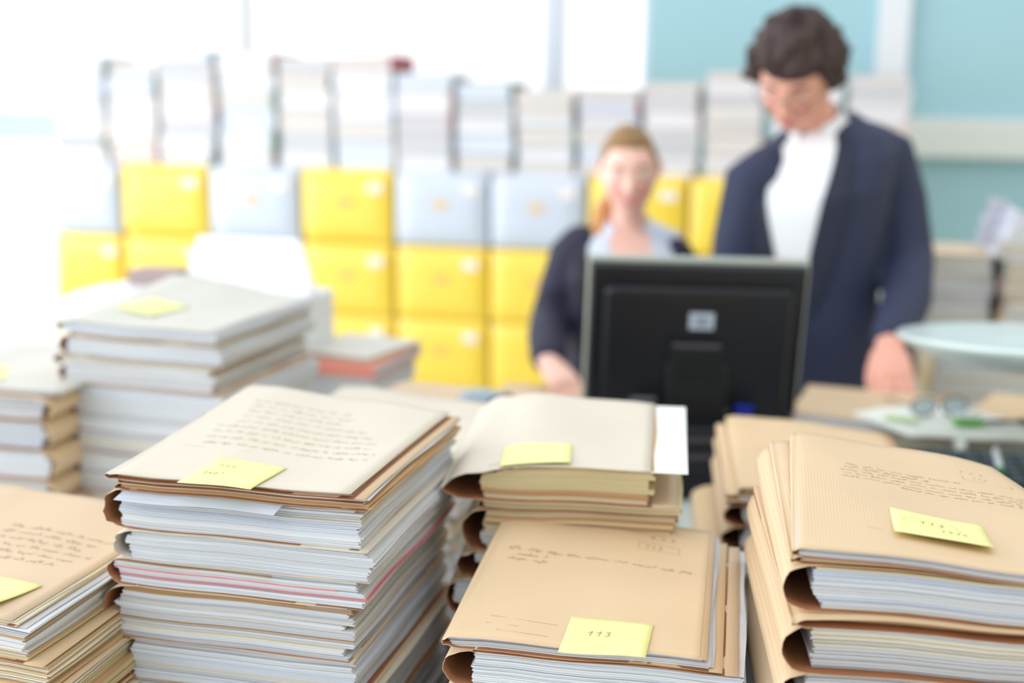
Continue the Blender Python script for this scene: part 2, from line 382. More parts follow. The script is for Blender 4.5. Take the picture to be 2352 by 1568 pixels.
def note(S, x, y, wx, wy, ang, label, lines=(), lift=0.0, box=False, curl=0.004, hang=2.0):
    """sticky note; x,y = centre in the stack frame"""
    z0 = S.top(x, y); r = empty('sticky_note', S.world(x, y, z0), S.rot+R(ang)); tag(r, label, 'sticky note')
    c, q = math.cos(R(ang)), math.sin(R(ang))
    def zf(a, b):
        X = x+a*c-b*q; Y = y+a*q+b*c; Yc = max(Y, -0.0065)
        z = S.top(min(max(X, 0.0), S.w), Yc)-z0+0.0014
        if Y < Yc: z -= hang*(Yc-Y)**2
        v = (wy/2-b)/wy; z += curl*v*v+0.0006*math.sin(a*60)*v
        return z
    m = MB(); rows = [[(wx*(i/10-.5), wy*(j/10-.5), zf(wx*(i/10-.5), wy*(j/10-.5))) for i in range(11)] for j in range(11)]; m.grid(rows)
    o = m.build('paper', NOTE, r, smooth=True); sd = o.modifiers.new('t', 'SOLIDIFY'); sd.thickness = 0.0002; sd.offset = 0
    if lines:
        m = MB()
        for txt, tx, ty, h in lines: write(m, txt, tx, ty, h, zf, wd=0.0007)
        if box: ribbon(m, [(-.030, .012), (-.018, .022), (.012, .020), (.018, -.002), (-.022, -.001), (-.030, .012)], zf, 0.0004)
        m.build('handwriting', INK_D, r)
    return r

random.seed(3)
m = MB(); m.box(-.43, .36, 1.30, 1.99, 0.7502, 0.7528); o = m.build('gap_shade_sheet', mat('gap_shade_slate', (52, 56, 62), .6)); tag(o, 'dark slate sheet added as shade in the gaps between the front stacks', 'shade sheet')  # dark sheet added to stand in for the shade between the stacks
# --- front left centre stack (S1)
S1 = Stack(-0.659, 1.107, -1.2, 0.262, 0.325, 1.10, 0.020, 11, 0.0011)
s1 = pile(S1, [
    dict(t=0.006, b=0.004, ovf=0.006, d=0.325, pal=[0, 1, 3, 2, 2, 0, 0], cov=K_PALE, look='thin beige folder covered in handwriting'),
    dict(t=0.005, b=-0.004, dx=0.004, w=0.266, cov=K_TAN, ovr=0.002, d=0.33), dict(t=0.007, b=0.002, dx=0.006, w=0.266, pal=[2, 2, 3, 1, 1, 0, 0]),
    dict(t=0.042, b=0.014, jag=0.006, ovf=0.002, dx=0.002, dy=0.004, inset=0.006, fin=0.002, sheets=[(0.012, 0, 0.172, 0.03, 0.005, MATS['paper_blueish'])],
         look='thick folder with torn brown spine', w=0.262),
    dict(t=0.031, b=0.010, jag=0.004, inner=K_GREYIN, dx=0.010, w=0.266, inset=0.006, cov=K_PALE),
    dict(t=0.029, b=0.012, jag=0.002, ovf=0.000, dx=0.002, w=0.264, inset=0.002, cards=[(.28, 5, 0.004, .0005, .0009), (.55, 5, -.02, .001, .0016), (.86, 4, -.09, .004, .0008)], look='folder with red divider cards'),
    dict(t=0.056, b=0.016, jag=0.003, dx=0.000, w=0.254, inset=0.002, cards=[(.33, 4, 0.0, .002, .0016), (.97, 4, -.04, .003, .0008)], look='fattest folder with bulging brown spine'),
    dict(t=0.045, b=0.006, dx=0.008, w=0.252), dict(t=0.045, b=0.010, dx=0.004, w=0.262)], 'tall left-centre front stack', K_LIGHT)
rg = random.Random(2)
m = MB()
for i in range(9):
    y = 0.262-0.0195*i; x0 = 0.035+0.004*i % 0.02
    scribble(m, x0, (0.15, 0.17, 0.16, 0.2, 0.215, 0.225, 0.235, 0.24, 0.24)[i]+rg.uniform(-.01, .01), y, 0.0028, S1.top, rg, 0.00042, -0.02)
ribbon(m, [(0.03, 0.095), (0.11, 0.09)], S1.top, .0004)
on_cover(S1, s1[0], 'handwriting', m, INK, S1.topf)
note(S1, 0.125, 0.020, 0.080, 0.078, -3, 'pale yellow sticky note with two number lines, on the left-centre front stack', [('113', -.025, .012, .008), ('1407', -.030, -.010, .007)], curl=0.0, hang=3.0)

# --- front right centre stack (S2)
S2 = Stack(-0.288, 1.045, 2.4, 0.246, 0.330, 0.99, 0.022, 22, 0.0012)
s2 = pile(S2, [
    dict(t=0.011, b=0.006, w=0.236, inset=0.002, ovf=0.003, fin=0.001, pal=[5, 2, 2, 0, 0, 0, 2], inmat=1, cov=K_TAN, look='tan kraft folder with pencil writing'),
    dict(t=0.003, b=-0.01, dx=0.010, w=0.240, ovf=0.002, cov=K_TAN),
    dict(t=0.036, b=0.018, dx=0.012, w=0.252, inset=0.014, ovf=0.0, fin=0.004, pal=[5, 1, 1, 0, 0, 0, 5], cov=K_LIGHT),
    dict(t=0.040, b=0.012, dx=0.004, w=0.262, pal=[5, 2, 1, 0, 0, 0, 3])], 'right-centre front stack', K_LIGHT)
rg = random.Random(8); m = MB(); zf = S2.top
scribble(m, 0.018, 0.055, 0.205, .0038, zf, rg, .0006); scribble(m, 0.06, 0.214, 0.204, .0034, zf, rg, .0006, -.02)
scribble(m, 0.030, 0.062, 0.190, .0036, zf, rg, .0006); scribble(m, 0.022, 0.064, 0.178, .0036, zf, rg, .0006)
ribbon(m, [(0.01, .222), (0.16, .214)], zf, .0004); ribbon(m, [(0.04, .285), (0.12, .279)], zf, .0003)
ribbon(m, [(0.03, .045), (0.095, .041)], zf, .0004); ribbon(m, [(0.028, .030), (0.06, .029)], zf, .0004); ribbon(m, [(0.04, .018), (0.09, .016)], zf, .0004)
write(m, 'R.G.R.', 0.165, 0.282, .007, zf, .0005, -.02, .8); write(m, '113', 0.160, 0.254, .008, zf, .0006, -.02)
ribbon(m, [(0.153, .250), (0.153, .268), (0.197, .266), (0.197, .248), (0.153, .250)], zf, .0004)
ribbon(m, [(0.228, .002), (0.2285, .33)], zf, .0004)
on_cover(S2, s2[0], 'handwriting', m, INK, S2.topf)
note(S2, 0.143, 0.022, 0.078, 0.076, -1.5, 'yellow sticky note reading 113 on the front stack right of centre', [('113', -.019, .000, .0095)], curl=0.0012, hang=8.0)

# --- front right stack (S3)
S3 = Stack(0.016, 1.005, 0.8, 0.255, 0.345, 1.12, 0.006, 33, 0.0012, sag=0.030, tap=0.17)
s3 = pile(S3, [
    dict(t=0.009, b=0.003, w=0.25, ovf=0.004, pal=[3, 3, 2, 0, 0, 0, 0], cov=K_RIB, look='thin ribbed kraft folder with fine handwriting'),
    dict(t=0.006, b=0.003, dx=-0.001, w=0.25, rz=3.5, pal=[0, 0, 0, 1, 3, 0, 0], cov=K_RIB),
    dict(t=0.040, b=0.011, dx=0.002, w=0.255, rz=5, inset=0.018, ovf=0.003, cards=[(.92, 3, 0, .002, .0018)], cov=K_RIB),
    dict(t=0.010, b=0.006, dx=0.004, w=0.258, rz=6.5, inset=0.02, ovf=0.014, droop=0.004, pal=[0, 1, 0, 0, 3, 0, 0], cov=K_RIB, look='flat kraft wrapper folder'),
    dict(t=0.043, b=0.014, dx=0.006, w=0.258, rz=6.5, inset=0.012, ovf=0.008, cov=K_RIB, look='thick folder with wide kraft spine'),
    dict(t=0.045, b=0.016, dx=0.007, w=0.26, rz=6.5, inset=0.010, ovf=0.006, cov=K_RIB, look='thick folder with rounded kraft spine'),
    dict(t=0.05, b=0.020, dx=0.006, w=0.26, rz=6.5, inset=0.01, cov=K_LIGHT)], 'front stack at right edge', K_RIB)
rg = random.Random(5); m = MB(); zf = S3.top
for i, (x0, x1) in enumerate([(.05, .16), (.048, .13), (.045, .245), (.047, .245), (.045, .245), (.10, .235)]):
    scribble(m, x0, x1, .245-.0105*i, .0024, zf, rg, .0004, -.02)
write(m, 'R.G.R.', 0.165, .285, .006, zf, .0004, -.03, .8); write(m, '113', 0.175, .268, .006, zf, .0004, -.03)
ribbon(m, [(0.165, .276), (0.166, .262), (0.212, .258), (0.211, .272)], zf, .0004); ribbon(m, [(0.06, .058), (0.12, .052)], zf, .0004)
on_cover(S3, s3[0], 'handwriting', m, INK, S3.topf)
note(S3, 0.121, 0.078, 0.079, 0.078, -1.5, 'yellow sticky note with a boxed 113, on the large front stack at the right edge', [('113', -.016, .005, .009), ('1975', .000, -.013, .007)], box=True, curl=0.005)

# --- middle stack with white sheet (S4)
S4 = Stack(-0.352, 1.325, 5.5, 0.255, 0.290, 1.07, 0.020, 44, 0.0018, z0=0.753)
s4 = pile(S4, [
    dict(t=0.042, b=0.026, dx=0.004, w=0.212, inset=0.022, ovf=0.005, droop=0.020, xd=0.075, topin=0.014, pal=[0, .5, 1.2, 5, 3.5, 0, 0], jag=0.003, cov=K_PALE, look='cream folder with drooping spine flap'),
    dict(t=0.012, b=0.0, dx=0.02, w=0.226, pal=[0, 1, 1, 4, 3, 0, 0]),
    dict(t=0.05, b=0.016, dx=0.018, w=0.226, inset=.012, pal=[0, 3, 1, 3, 2, 0, 0], jag=0.006), dict(t=0.035, b=0.024, dx=0.02, w=0.226, jag=0.008)], 'middle stack before the monitor', K_LIGHT)
m = MB(); f = S4.topf
rows = [[(x, y, S4.top(min(x, .21), y)-0.0016) for x in (0.19, .205, .22, .235, .2545)] for y in [-.002+.29*j/8 for j in range(9)]]; m.grid(rows)
o = on_cover(S4, s4[0], 'white_sheet', m, mat('white_card', (240, 246, 240), 0.6), f); tag(o, 'white card showing along the right edge'); o.modifiers.new('t', 'SOLIDIFY').thickness = 0.0004
m = MB(); write(m, '1975', 0.030, 0.012, .005, S4.top, .0008); on_cover(S4, s4[0], 'handwriting', m, INK, f)
note(S4, 0.083, 0.035, 0.080, 0.078, 3, 'blank yellow sticky note on the middle stack in front of the monitor', curl=0.003, hang=3.0)

# --- stack behind the right one (S5)
S5 = Stack(-0.050, 1.622, 6.0, 0.245, 0.345, 0.97, 0.016, 55, 0.0022, sag=0.008, z0=0.753)
pile(S5, [dict(t=0.010, b=0.002, pal=[0, 1, 1, 2, 3, 0, 0], cov=K_TAN, look='plain tan folder'), dict(t=0.006, b=0.014, dx=-.004, cov=K_TAN), dict(t=0.008, b=0.016, dx=-.002, cov=K_TAN, ovf=0.008),
          dict(t=0.030, b=0.020, inset=0.012, dx=0, cov=K_RIB), dict(t=0.035, b=0.022, inset=0.012, cov=K_RIB), dict(t=0.016, b=0.0, cov=mat('cover_blue_grey', (84, 128, 160), 0.5), look='thin folder with a blue cover'),
          dict(t=0.045, b=0.03, dx=-.022, cov=K_TAN)], 'stack right of monitor stand', K_TAN)
# --- tall left stack (S6)
S6 = Stack(-1.183, 1.850, -4.0, 0.290, 0.350, 1.097, 0.044, 66, 0.0020)
WCV = mat('cover_greyish_white', (206, 206, 196), 0.45, noise_amt=0.04)
pile(S6, [dict(t=0.017, b=0.004, ovf=0.002, pal=[5, 1, 0, 0, 0, 0, 1], cov=WCV, look='pale grey-beige folder'), dict(t=0.007, b=-0.02, dx=0.004, w=0.288, cov=K_TAN), dict(t=0.032, b=0.006, dx=0.006, w=0.29, inset=0.01),
          dict(t=0.017, b=0.010, dx=-0.002, w=0.284), dict(t=0.030, b=0.008, dx=0.004, w=0.285), dict(t=0.080, b=-0.002, dx=0.018, w=0.285, look='very thick bundle of white pages'),
          dict(t=0.035, b=0.014, dx=0.022, w=0.28, jag=0.004), dict(t=0.035, b=0.018, dx=0.022, w=0.28, jag=0.004), dict(t=0.035, b=0.018, dx=0.02, w=0.28, jag=0.004)], 'tall middle-left stack', K_LIGHT)
note(S6, 0.098, 0.130, 0.086, 0.090, -14, 'pale yellow-green sticky note on the tall stack at middle left', curl=0.002)
# --- front left corner stack (S7)
S7 = Stack(-0.945, 0.985, -1.5, 0.255, 0.320, 0.99, 0.016, 77, 0.0014)
s7 = pile(S7, [dict(t=0.005, b=0.004, cov=K_LIGHT, pal=[2, 1, 1, 0, 1, 0, 0], look='tan folder with faint handwriting'), dict(t=0.036, b=0.01, w=0.262, ovr=-.004, pal=[1.5, 1, 2, 2, 2.5, 0, 0], cards=[(.62, 4, .003, .001, .0022), (.9, 0, .004, .002, .002)], cov=K_TAN),
               dict(t=0.028, b=0.01, w=0.285, pal=[1, 1, 2, 2, 2.5, 0, 0]), dict(t=0.04, b=0.01, w=0.295, pal=[1, 1, 2, 2, 2.5, 0, 0]), dict(t=0.05, b=0.01, w=0.300, pal=[1, 1, 2, 2, 2.5, 0, 0])], 'lower left corner stack', K_TAN)
rg = random.Random(12); m = MB()
for i in range(6): scribble(m, 0.10, 0.23-0.01*(i % 3), .215-.016*i, .0036, S7.top, rg, .0006, -.03)
on_cover(S7, s7[0], 'handwriting', m, INK, S7.topf)
note(S7, 0.188, 0.046, 0.078, 0.078, -6, 'yellow sticky note at the left edge, on the corner stack', curl=0.006)
# --- far left stack (S8)
S8 = Stack(-1.440, 1.765, 1.0, 0.300, 0.330, 1.00, 0.006, 88, 0.0022, mir=True)
s8 = pile(S8, [dict(t=0.010, b=0.004, cov=WCV, look='pale beige folder'), dict(t=0.04, dx=.03, w=0.27, b=0.022, inset=.0, ovf=.012, jag=.01, cov=K_TAN), dict(t=0.05, dx=.03, w=0.27, b=0.016, ovf=.01, jag=.008, cov=K_TAN),
    dict(t=0.05, dx=.026, w=0.27, b=0.018, ovf=.01, jag=.01, cov=K_TAN), dict(t=0.045, dx=.03, w=0.27, b=0.016, ovf=.008, jag=.008, cov=K_TAN)], 'stack at left edge', K_TAN)
note(S8, 0.165, 0.085, 0.08, 0.08, -8, 'pale yellow sticky note at the left edge, on the left stack behind the front one', curl=0.002)
# --- stack between front and middle (S9)
S9 = Stack(-0.732, 1.618, -3.5, 0.295, 0.325, 0.98, 0.020, 99, 0.0022)
pile(S9, [dict(t=0.008, b=0.01, cov=K_PALE, look='cream folder'), dict(t=0.03, w=0.297, pal=[0, 1, 2, 4, 2, 0, 0]), dict(t=0.04, w=0.297, b=0.012), dict(t=0.05, b=0.012)], 'half hidden centre-left stack', K_LIGHT)
# ---------------------------------------------------------------- archive boxes along the back
Y_BOX = mat('box_yellow_plastic', (255, 220, 66), 0.35, noise_amt=0.03, noise_scale=4, coat=1.0)
G_BOX = mat('box_grey_plastic', (206, 216, 230), 0.35, noise_amt=0.03, noise_scale=4, coat=0.8)
LBL = mat('label_white', (246, 238, 232), 0.6); EMB_O = mat('emblem_ochre', (236, 190, 96), 0.5); EMB_Y = mat('emblem_on_yellow', (232, 178, 60), 0.5)
EMB_T = mat('emblem_pink', (240, 206, 170), 0.5)
COLX = [-3.05, -2.722, -2.328, -1.932, -1.540, -1.152, -0.770, -0.388, -0.028, 0.338]
ROWZ = [0.882, 0.59, 0.30, 0.0]; BH = 0.288
KINDS = ['gygyggyyg', 'yygyyyyyg', 'yyyyyyyyy', 'ygyyyygyy']
rown = ['top', 'second', 'third', 'bottom']; coln = ['first', 'second', 'third', 'fourth', 'fifth', 'sixth', 'seventh', 'eighth', 'ninth']
def make_box(wd, ht, dp, yellow):
    r = empty('archive_box', (0, 0, 0)); bm_ = Y_BOX if yellow else G_BOX
    m = MB(); m.box(-wd/2, wd/2, 0.018, dp, 0, ht); m.build('body', bm_, r, bevel=0.012)
    g = MB(); rows = []
    a, b = wd/2-0.008, ht-0.008        # bulging front panel, set in
    for j in range(13):
        rows.append([])
        for i in range(15):
            u = i/14*2-1; v = j/12*2-1; e = (1-u**4)*(1-v**4)
            rows[-1].append((a*u, 0.018-0.020*e**0.5, ht/2+(ht/2-0.006)*v))
    g.grid(rows); g.build('front_panel', bm_, r, smooth=True)
    m = MB(); m.box(wd*0.24, wd*0.24+0.062, -0.0035, 0.004, ht*0.70, ht*0.70+0.038); m.build('label', LBL, r, bevel=0.002)
    m = MB(); n = 20; rr = [[(math.cos(2*math.pi*k/n)*0.036*s, y, ht*0.56+math.sin(2*math.pi*k/n)*0.014*s) for k in range(n)] for s, y in ((1, 0.002), (1, -0.004), (0.85, -0.0055))]
    m.loft(rr); m.build('emblem', EMB_Y if yellow else EMB_O, r, smooth=False)
    m = MB(); m.box(-0.02, 0.02, -0.0068, -0.005, ht*0.56-0.005, ht*0.56+0.005); m.build('emblem_mark', EMB_T, r)
    return r
def copy_tree(o, parent=None):
    c = o.copy(); COL.objects.link(c); c.parent = parent
    for ch in o.children: copy_tree(ch, c)
    return c
random.seed(21)
protos = {}
for ri in range(4):
    for ci in range(9):
        k = KINDS[ri][ci]; x0, x1 = COLX[ci], COLX[ci+1]; wd = round((x1-x0)-0.012, 3)
        key = (k, wd)
        if key in protos: o = copy_tree(protos[key])
        else: o = make_box(wd, BH, 0.40, k == 'y'); protos[key] = o
        o.location = ((x0+x1)/2, 4.75+random.uniform(-.004, .004), ROWZ[ri]); o.rotation_euler = (0, 0, R(random.uniform(-.4, .4)))
        tag(o, f"{'yellow' if k == 'y' else 'pale grey'} archive box in the {rown[ri]} row at the back, {coln[ci]} from the left", 'box', 'archive boxes stacked along the back')
BTOP = ROWZ[0]+BH

# ---------------------------------------------------------------- bound volumes on top of the boxes
BC = [mat('binding_'+n, c, 0.5) for n, c in (('stone', (216, 212, 208)), ('grey', (194, 202, 208)), ('teal', (104, 156, 166)), ('green', (146, 180, 168)), ('brown', (172, 150, 138)), ('red', (168, 58, 62)), ('pink', (214, 186, 186)), ('blue', (158, 176, 204)), ('dark_green', (86, 112, 104)))]
BP = [mat('book_pages_'+n, c, 0.8, noise_amt=0.08, noise_scale=6, stretch=(1, 1, 50)) for n, c in (('white', (234, 234, 238)), ('warm', (226, 220, 216)), ('grey', (210, 210, 214)), ('blue', (218, 226, 238)))]
BCN = ['stone', 'grey', 'teal', 'green', 'brown', 'red', 'pink', 'blue', 'dark green']
def make_book(w, d, t, ci, pi, wedge=0.0, name='bound_volume'):
    r = empty(name, (0, 0, 0)); c = 0.0025
    def zt(x): return t*(1-wedge*(0.5-x/w))
    m = MB()   # case: bottom board, top board, spine on the right
    n = 6
    prof = [(-w/2, 0), (w/2-0.008, 0), (w/2-0.002, t*0.12), (w/2, t*0.5), (w/2-0.002, zt(w/2)-t*0.12), (w/2-0.008, zt(w/2)), (-w/2, zt(-w/2)), (-w/2, zt(-w/2)-c), (w/2-0.012, zt(w/2)-c), (w/2-0.010, t/2), (w/2-0.012, c), (-w/2, c)]
    rings = [[(x, y, z) for x, z in prof] for y in (0, d)]; m.grid(rings, 0, True)
    k = len(prof); idx = [(0, 1, 10, 11), (1, 2, 9, 10), (2, 3, 9), (3, 4, 9), (4, 5, 8, 9), (5, 6, 7, 8)]
    m.f += [q[::-1] for q in idx]+[tuple(i+k for i in q) for q in idx]; m.m += [0]*(2*len(idx))
    m.build('binding', BC[ci], r)
    m = MB(); x0, x1 = -w/2+0.004, w/2-0.0105
    m.add([(x0, .004, c), (x1, .004, c), (x1, d-.004, c), (x0, d-.004, c), (x0, .004, zt(x0)-c), (x1, .004, zt(x1)-c), (x1, d-.004, zt(x1)-c), (x0, d-.004, zt(x0)-c)], [(0, 3, 2, 1), (4, 5, 6, 7), (0, 1, 5, 4), (1, 2, 6, 5), (2, 3, 7, 6), (3, 0, 4, 7)])
    m.build('page_block', BP[pi], r); return r
BST = [(-3.024, -2.80, 1.605), (-2.779, -2.565, 1.578), (-2.551, -2.313, 1.631), (-2.285, -2.05, 1.624), (-2.026, -1.807, 1.604), (-1.797, -1.55, 1.614), (-1.540, -1.313, 1.545),
       (-1.296, -1.072, 1.514), (-1.056, -0.836, 1.487), (-0.820, -0.589, 1.496), (-0.573, -0.363, 1.522), (-0.340, -0.125, 1.562), (-0.10, 0.145, 1.575), (0.165, 0.388, 1.551)]
sn = ['first', 'second', 'third', 'fourth', 'fifth', 'sixth', 'seventh', 'eighth', 'ninth', 'tenth', 'eleventh', 'twelfth', 'thirteenth', 'last']
dn = ['bottom', 'second up', 'third up', 'fourth up', 'fifth up', 'sixth up', 'seventh up', 'eighth up', 'ninth up', 'tenth up']
TOPC = {0: 1, 2: 2, 3: 6, 4: 0, 5: 5, 6: 1, 7: 8, 8: 0}
for i, (x0, x1, zt) in enumerate(BST):
    rg = random.Random(50+i); H = zt-BTOP; n = rg.randint(5, 8); ts = [rg.uniform(.7, 1.5) for _ in range(n)]; s_ = sum(ts); ts = [q*H/s_ for q in ts]; z = BTOP
    for k, t in enumerate(ts):
        top = k == n-1; ci = rg.choices(range(9), [8, 8, .8, 1, 1, 0.3, 1.2, .8, .6])[0]
        if top and i in TOPC: ci = TOPC[i]
        if i == 3 and k == 1: ci = 3
        w = (x1-x0+.008)*rg.uniform(.95, 1.0); pi = rg.choice([0, 0, 1, 1, 2, 3])
        o = make_book(w, rg.uniform(.28, .31), t, ci, pi, 0.16 if (top and i in (0, 2, 5, 10)) else 0.0)
        o.location = ((x0+x1)/2+rg.uniform(-.006, .006), 4.80+rg.uniform(-.008, .008), z); o.rotation_euler = (0, 0, R(rg.uniform(-2, 2)))
        where = 'top' if top else dn[k]
        tag(o, f"{BCN[ci]} bound volume, {where} in the {sn[i]} pile from the left above the boxes", 'book', 'bound volumes piled on the archive boxes'); z += t

# ---------------------------------------------------------------- monitor
BLK = mat('monitor_black_plastic', (15, 18, 26), 0.38, noise_amt=0.05); BLK2 = mat('monitor_black_matte', (12, 13, 18), 0.5)
SIL = mat('monitor_silver_edge', (176, 184, 176), 0.3, 0.3); GRS = mat('vent_grey', (84, 78, 84), 0.4); BADGE = mat('badge_silver', (190, 202, 216), 0.3, 0.2); BADGE2 = mat('badge_mark', (130, 146, 168), 0.4)
mon = empty('computer_monitor', G(0.345, 2.33, 0.75), YAW); tag(mon, 'black flat monitor seen from behind with a silver rim, in front of the man', 'monitor')
TZ = 0.265   # panel centre height above the table
PM = Matrix.Translation((-0.003, 0, TZ)) @ Matrix.Rotation(R(7), 4, 'X') @ Matrix.Rotation(R(0.8), 4, 'Y')
def pbox(m, *a, **k): m.box(*a, M=PM, **k)
def taper(m, xs, zs, y0, y1, s):
    vs = [(-xs, y0, -zs), (xs, y0, -zs), (xs, y0, zs), (-xs, y0, zs)]; vt = [(x*s, y1, z*s) for x, _, z in vs]
    m.add([PM @ Vector(p) for p in vs+vt], [(0, 3, 2, 1)[::-1], (4, 5, 6, 7)[::-1], (0, 1, 5, 4)[::-1], (1, 2, 6, 5)[::-1], (2, 3, 7, 6)[::-1], (3, 0, 4, 7)[::-1]])
HW, HH = 0.205, 0.168
m = MB(); pbox(m, -HW, HW, 0.0, 0.022, HH-0.012, HH); pbox(m, -HW, HW, 0.0, 0.022, -HH, -HH+0.012); pbox(m, -HW, -HW+0.012, 0, 0.022, -HH+.012, HH-.012); pbox(m, HW-0.012, HW, 0, .022, -HH+.012, HH-.012)
m.build('bezel', SIL, mon, bevel=0.004)
m = MB(); pbox(m, -HW+.012, HW-.012, 0.012, 0.018, -HH+.012, HH-.012); m.build('screen', mat('screen_dark', (10, 11, 14), 0.15), mon)
m = MB(); taper(m, HW-.004, HH-.010, 0.004, -0.016, 0.985); m.build('rear_shell', BLK, mon, bevel=0.004)
m = MB(); pbox(m, -.175, .172, -0.040, -0.0155, -.145, .122); m.build('rear_housing', BLK, mon, bevel=0.012)
m = MB(); pbox(m, -.057, .070, -0.0415, -0.0395, .084, .108); m.build('handle_recess', BLK2, mon, bevel=0.004)
m = MB(); pbox(m, -.018, .028, -0.0425, -0.0398, .044, .076); bd = m.build('badge', BADGE, mon, bevel=0.005)
m = MB(); pbox(m, -.006, .016, -0.0434, -0.0423, .052, .068); m.build('emblem', BADGE2, bd, bevel=0.003)
m = MB(); pbox(m, -.050, .050, -0.0520, -0.0398, -.142, .020); m.build('mount_cover', BLK2, mon, bevel=0.006)
m = MB(); pbox(m, -.046, .042, -0.0535, -0.0515, .012, .020); m.build('vent_strip', GRS, mon, bevel=0.002)
for i in range(10):
    m = MB(); pbox(m, -.150+.034*i, -.122+.034*i, -0.0408, -0.0398, .113, .116); m.build('vent_slot', BLK2, mon)
m = MB(); pbox(m, .078, .112, -0.056, -0.0398, -.128, -.100); m.build('cable_plug', mat('plug_blue', (24, 44, 150), 0.4), mon, bevel=0.003)
m = MB(); pbox(m, .012, .066, -0.056, -0.0398, -.125, -.106); m.build('port_cover', mat('port_silver', (128, 130, 136), 0.3, 0.7), mon, bevel=0.003)
m = MB(); pbox(m, -.120, -.070, -0.048, -0.0398, -.105, -.09); m.build('port_cover', MATS['port_silver'], mon, bevel=0.003)
m = MB(); m.box(-.06, .06, -.045, .0, .04, .24); m.build('stand_neck', BLK2, mon, bevel=0.01)
m = MB(); m.box(-.135, .135, -.12, .09, 0, .04)
for i in range(4): m.box(-.13, .13, -.124, -.11, .006+.009*i, .010+.009*i)
m.build('stand_base', BLK, mon, bevel=0.004)
m = MB(); m.box(-.10, .12, -.118, -.05, .04, .135)
m.build('docking_unit', BLK, mon, bevel=0.006)
m = MB(); m.box(-.09, .11, -.1195, -.1175, .110, .118); m.box(-.09, .11, -.1195, -.1175, .078, .086); m.build('trim_strip', GRS, mon)

# ---------------------------------------------------------------- right side of the table
DG = mat('dark_grey_plastic', (74, 80, 86), 0.45); KB = mat('keyboard_black', (22, 26, 32), 0.4); KEY = mat('keycap_black', (38, 44, 54), 0.35)
def simple(name, m, mt, label, cat, rz=0, loc=(0, 0, 0), bevel=0.003, group=None, smooth=False):
    o = m.build(name, mt, None, bevel=bevel, smooth=smooth); o.location = loc; o.rotation_euler = (0, 0, rz); tag(o, label, cat, group); return o
m = MB(); m.box(-.33, .33, -.135, .135, 0, .115); simple('desk_riser', m, DG, 'dark grey low riser under the keyboard at the right', 'riser', loc=(.475, 2.135, .75), bevel=.006)
kb = empty('keyboard', (.455, 2.12, .865), R(1)); tag(kb, 'black computer keyboard behind the large right-hand folder stack', 'keyboard')
m = MB(); m.box(-.225, .225, -.10, .10, 0, .016); m.build('case', KB, kb, bevel=.004)
for r_ in range(6):
    for c_ in range(15):
        m = MB(); m.box(-.213+.0285*c_, -.213+.0285*c_+.0245, -.09+.030*r_, -.09+.030*r_+.0255, .016, .022); m.build('key', KEY, kb)
# pens lying on the keyboard
def pen(loc, rz, tilt, mb, mt_, label):
    r = empty('pen', loc, rz); tag(r, label, 'pen')
    Mx = Matrix.Rotation(tilt, 3, 'X')
    m = MB(); m.tube([Mx @ Vector((0, y, 0)) for y in (0, .05, .1)], [.0055, .006, .006], 12); m.build('barrel', mb, r, smooth=True)
    m = MB(); m.tube([Mx @ Vector((0, y, 0)) for y in (-.028, -.014, -.006)], [.001, .004, .0055], 12); m.build('tip', mt_, r, smooth=True)
    m = MB(); m.box(-.0015, .0015, .07, .105, .006, .009, M=Matrix.Rotation(tilt, 4, 'X')); m.build('clip', mb, r)
WP = mat('pen_white', (226, 232, 240), 0.3); GP = mat('pen_green', (10, 150, 84), 0.3)
pen((.345, 2.075, .895), R(-4), 0.0, WP, GP, 'white pen with a green tip lying on the keyboard')
# papers and folders under the man's hand
def slab_stack(name, x, y, wx, wy, z0, z1, rz, n, cols, label, group=None, topcol=None, cat='folder', wrap=False):
    """a loose pile that nobody pulled apart in the photo's blur: covers and sheets of its own thickness each a folder"""
    rg = random.Random(int(x*1000)+int(z0*100)); t = (z1-z0)/n; nm = ['lowest', 'second', 'third', 'fourth', 'fifth', 'sixth', 'seventh', 'eighth', 'ninth']
    for i in range(n):
        a, b = wx/2*rg.uniform(.93, 1), wy/2*rg.uniform(.94, 1); r = empty(name, (x+rg.uniform(-.006, .006), y+rg.uniform(-.006, .006), z0+i*t), rz+R(rg.uniform(-3, 3)))
        lay = 'topmost' if i == n-1 else ('lowest' if i == 0 else nm[i]+' up')
        tag(r, f'{label}, {lay}' if n > 1 else label, cat, group)
        m = MB(); k = max(2, int(t/0.006))
        for j in range(k):
            e = rg.uniform(-.003, .002); m.box(-a+.003+e, a-.003+e, -b+.003+e, b-.003, .001+(t-.002)*j/k, .001+(t-.002)*(j+1)/k-.0003, rg.choices(range(len(PAGES)), [4, 3, 3, 1, 1, 0, 1])[0])
        m.build('pages', PAGES, r)
        c = topcol if (topcol and i == n-1) else cols[rg.randrange(len(cols))]
        m = MB(); m.box(-a, a, -b, b, t-.001, t-.0001); m.box(-a, a, -b, b, 0, .0009); m.box(-a-.001, -a, -b, b, 0, t-.0001); (m.box(-a, a, -b-.001, -b, 0, t) if wrap else None)
        m.build('cover', c, r)
CV = [K_LIGHT, K_PALE, WCV]
slab_stack('document_folder', .175, 2.495, .30, .27, .75, .885, R(-6), 3, CV, 'cream folder under the man\'s hand', 'folders under the hand')
slab_stack('document_folder', .555, 2.56, .36, .24, .75, .872, R(-20), 3, [K_TAN, K_LIGHT], 'folder in the pile behind the keyboard', 'folders behind the keyboard', K_TAN)
m = MB(); z = .888
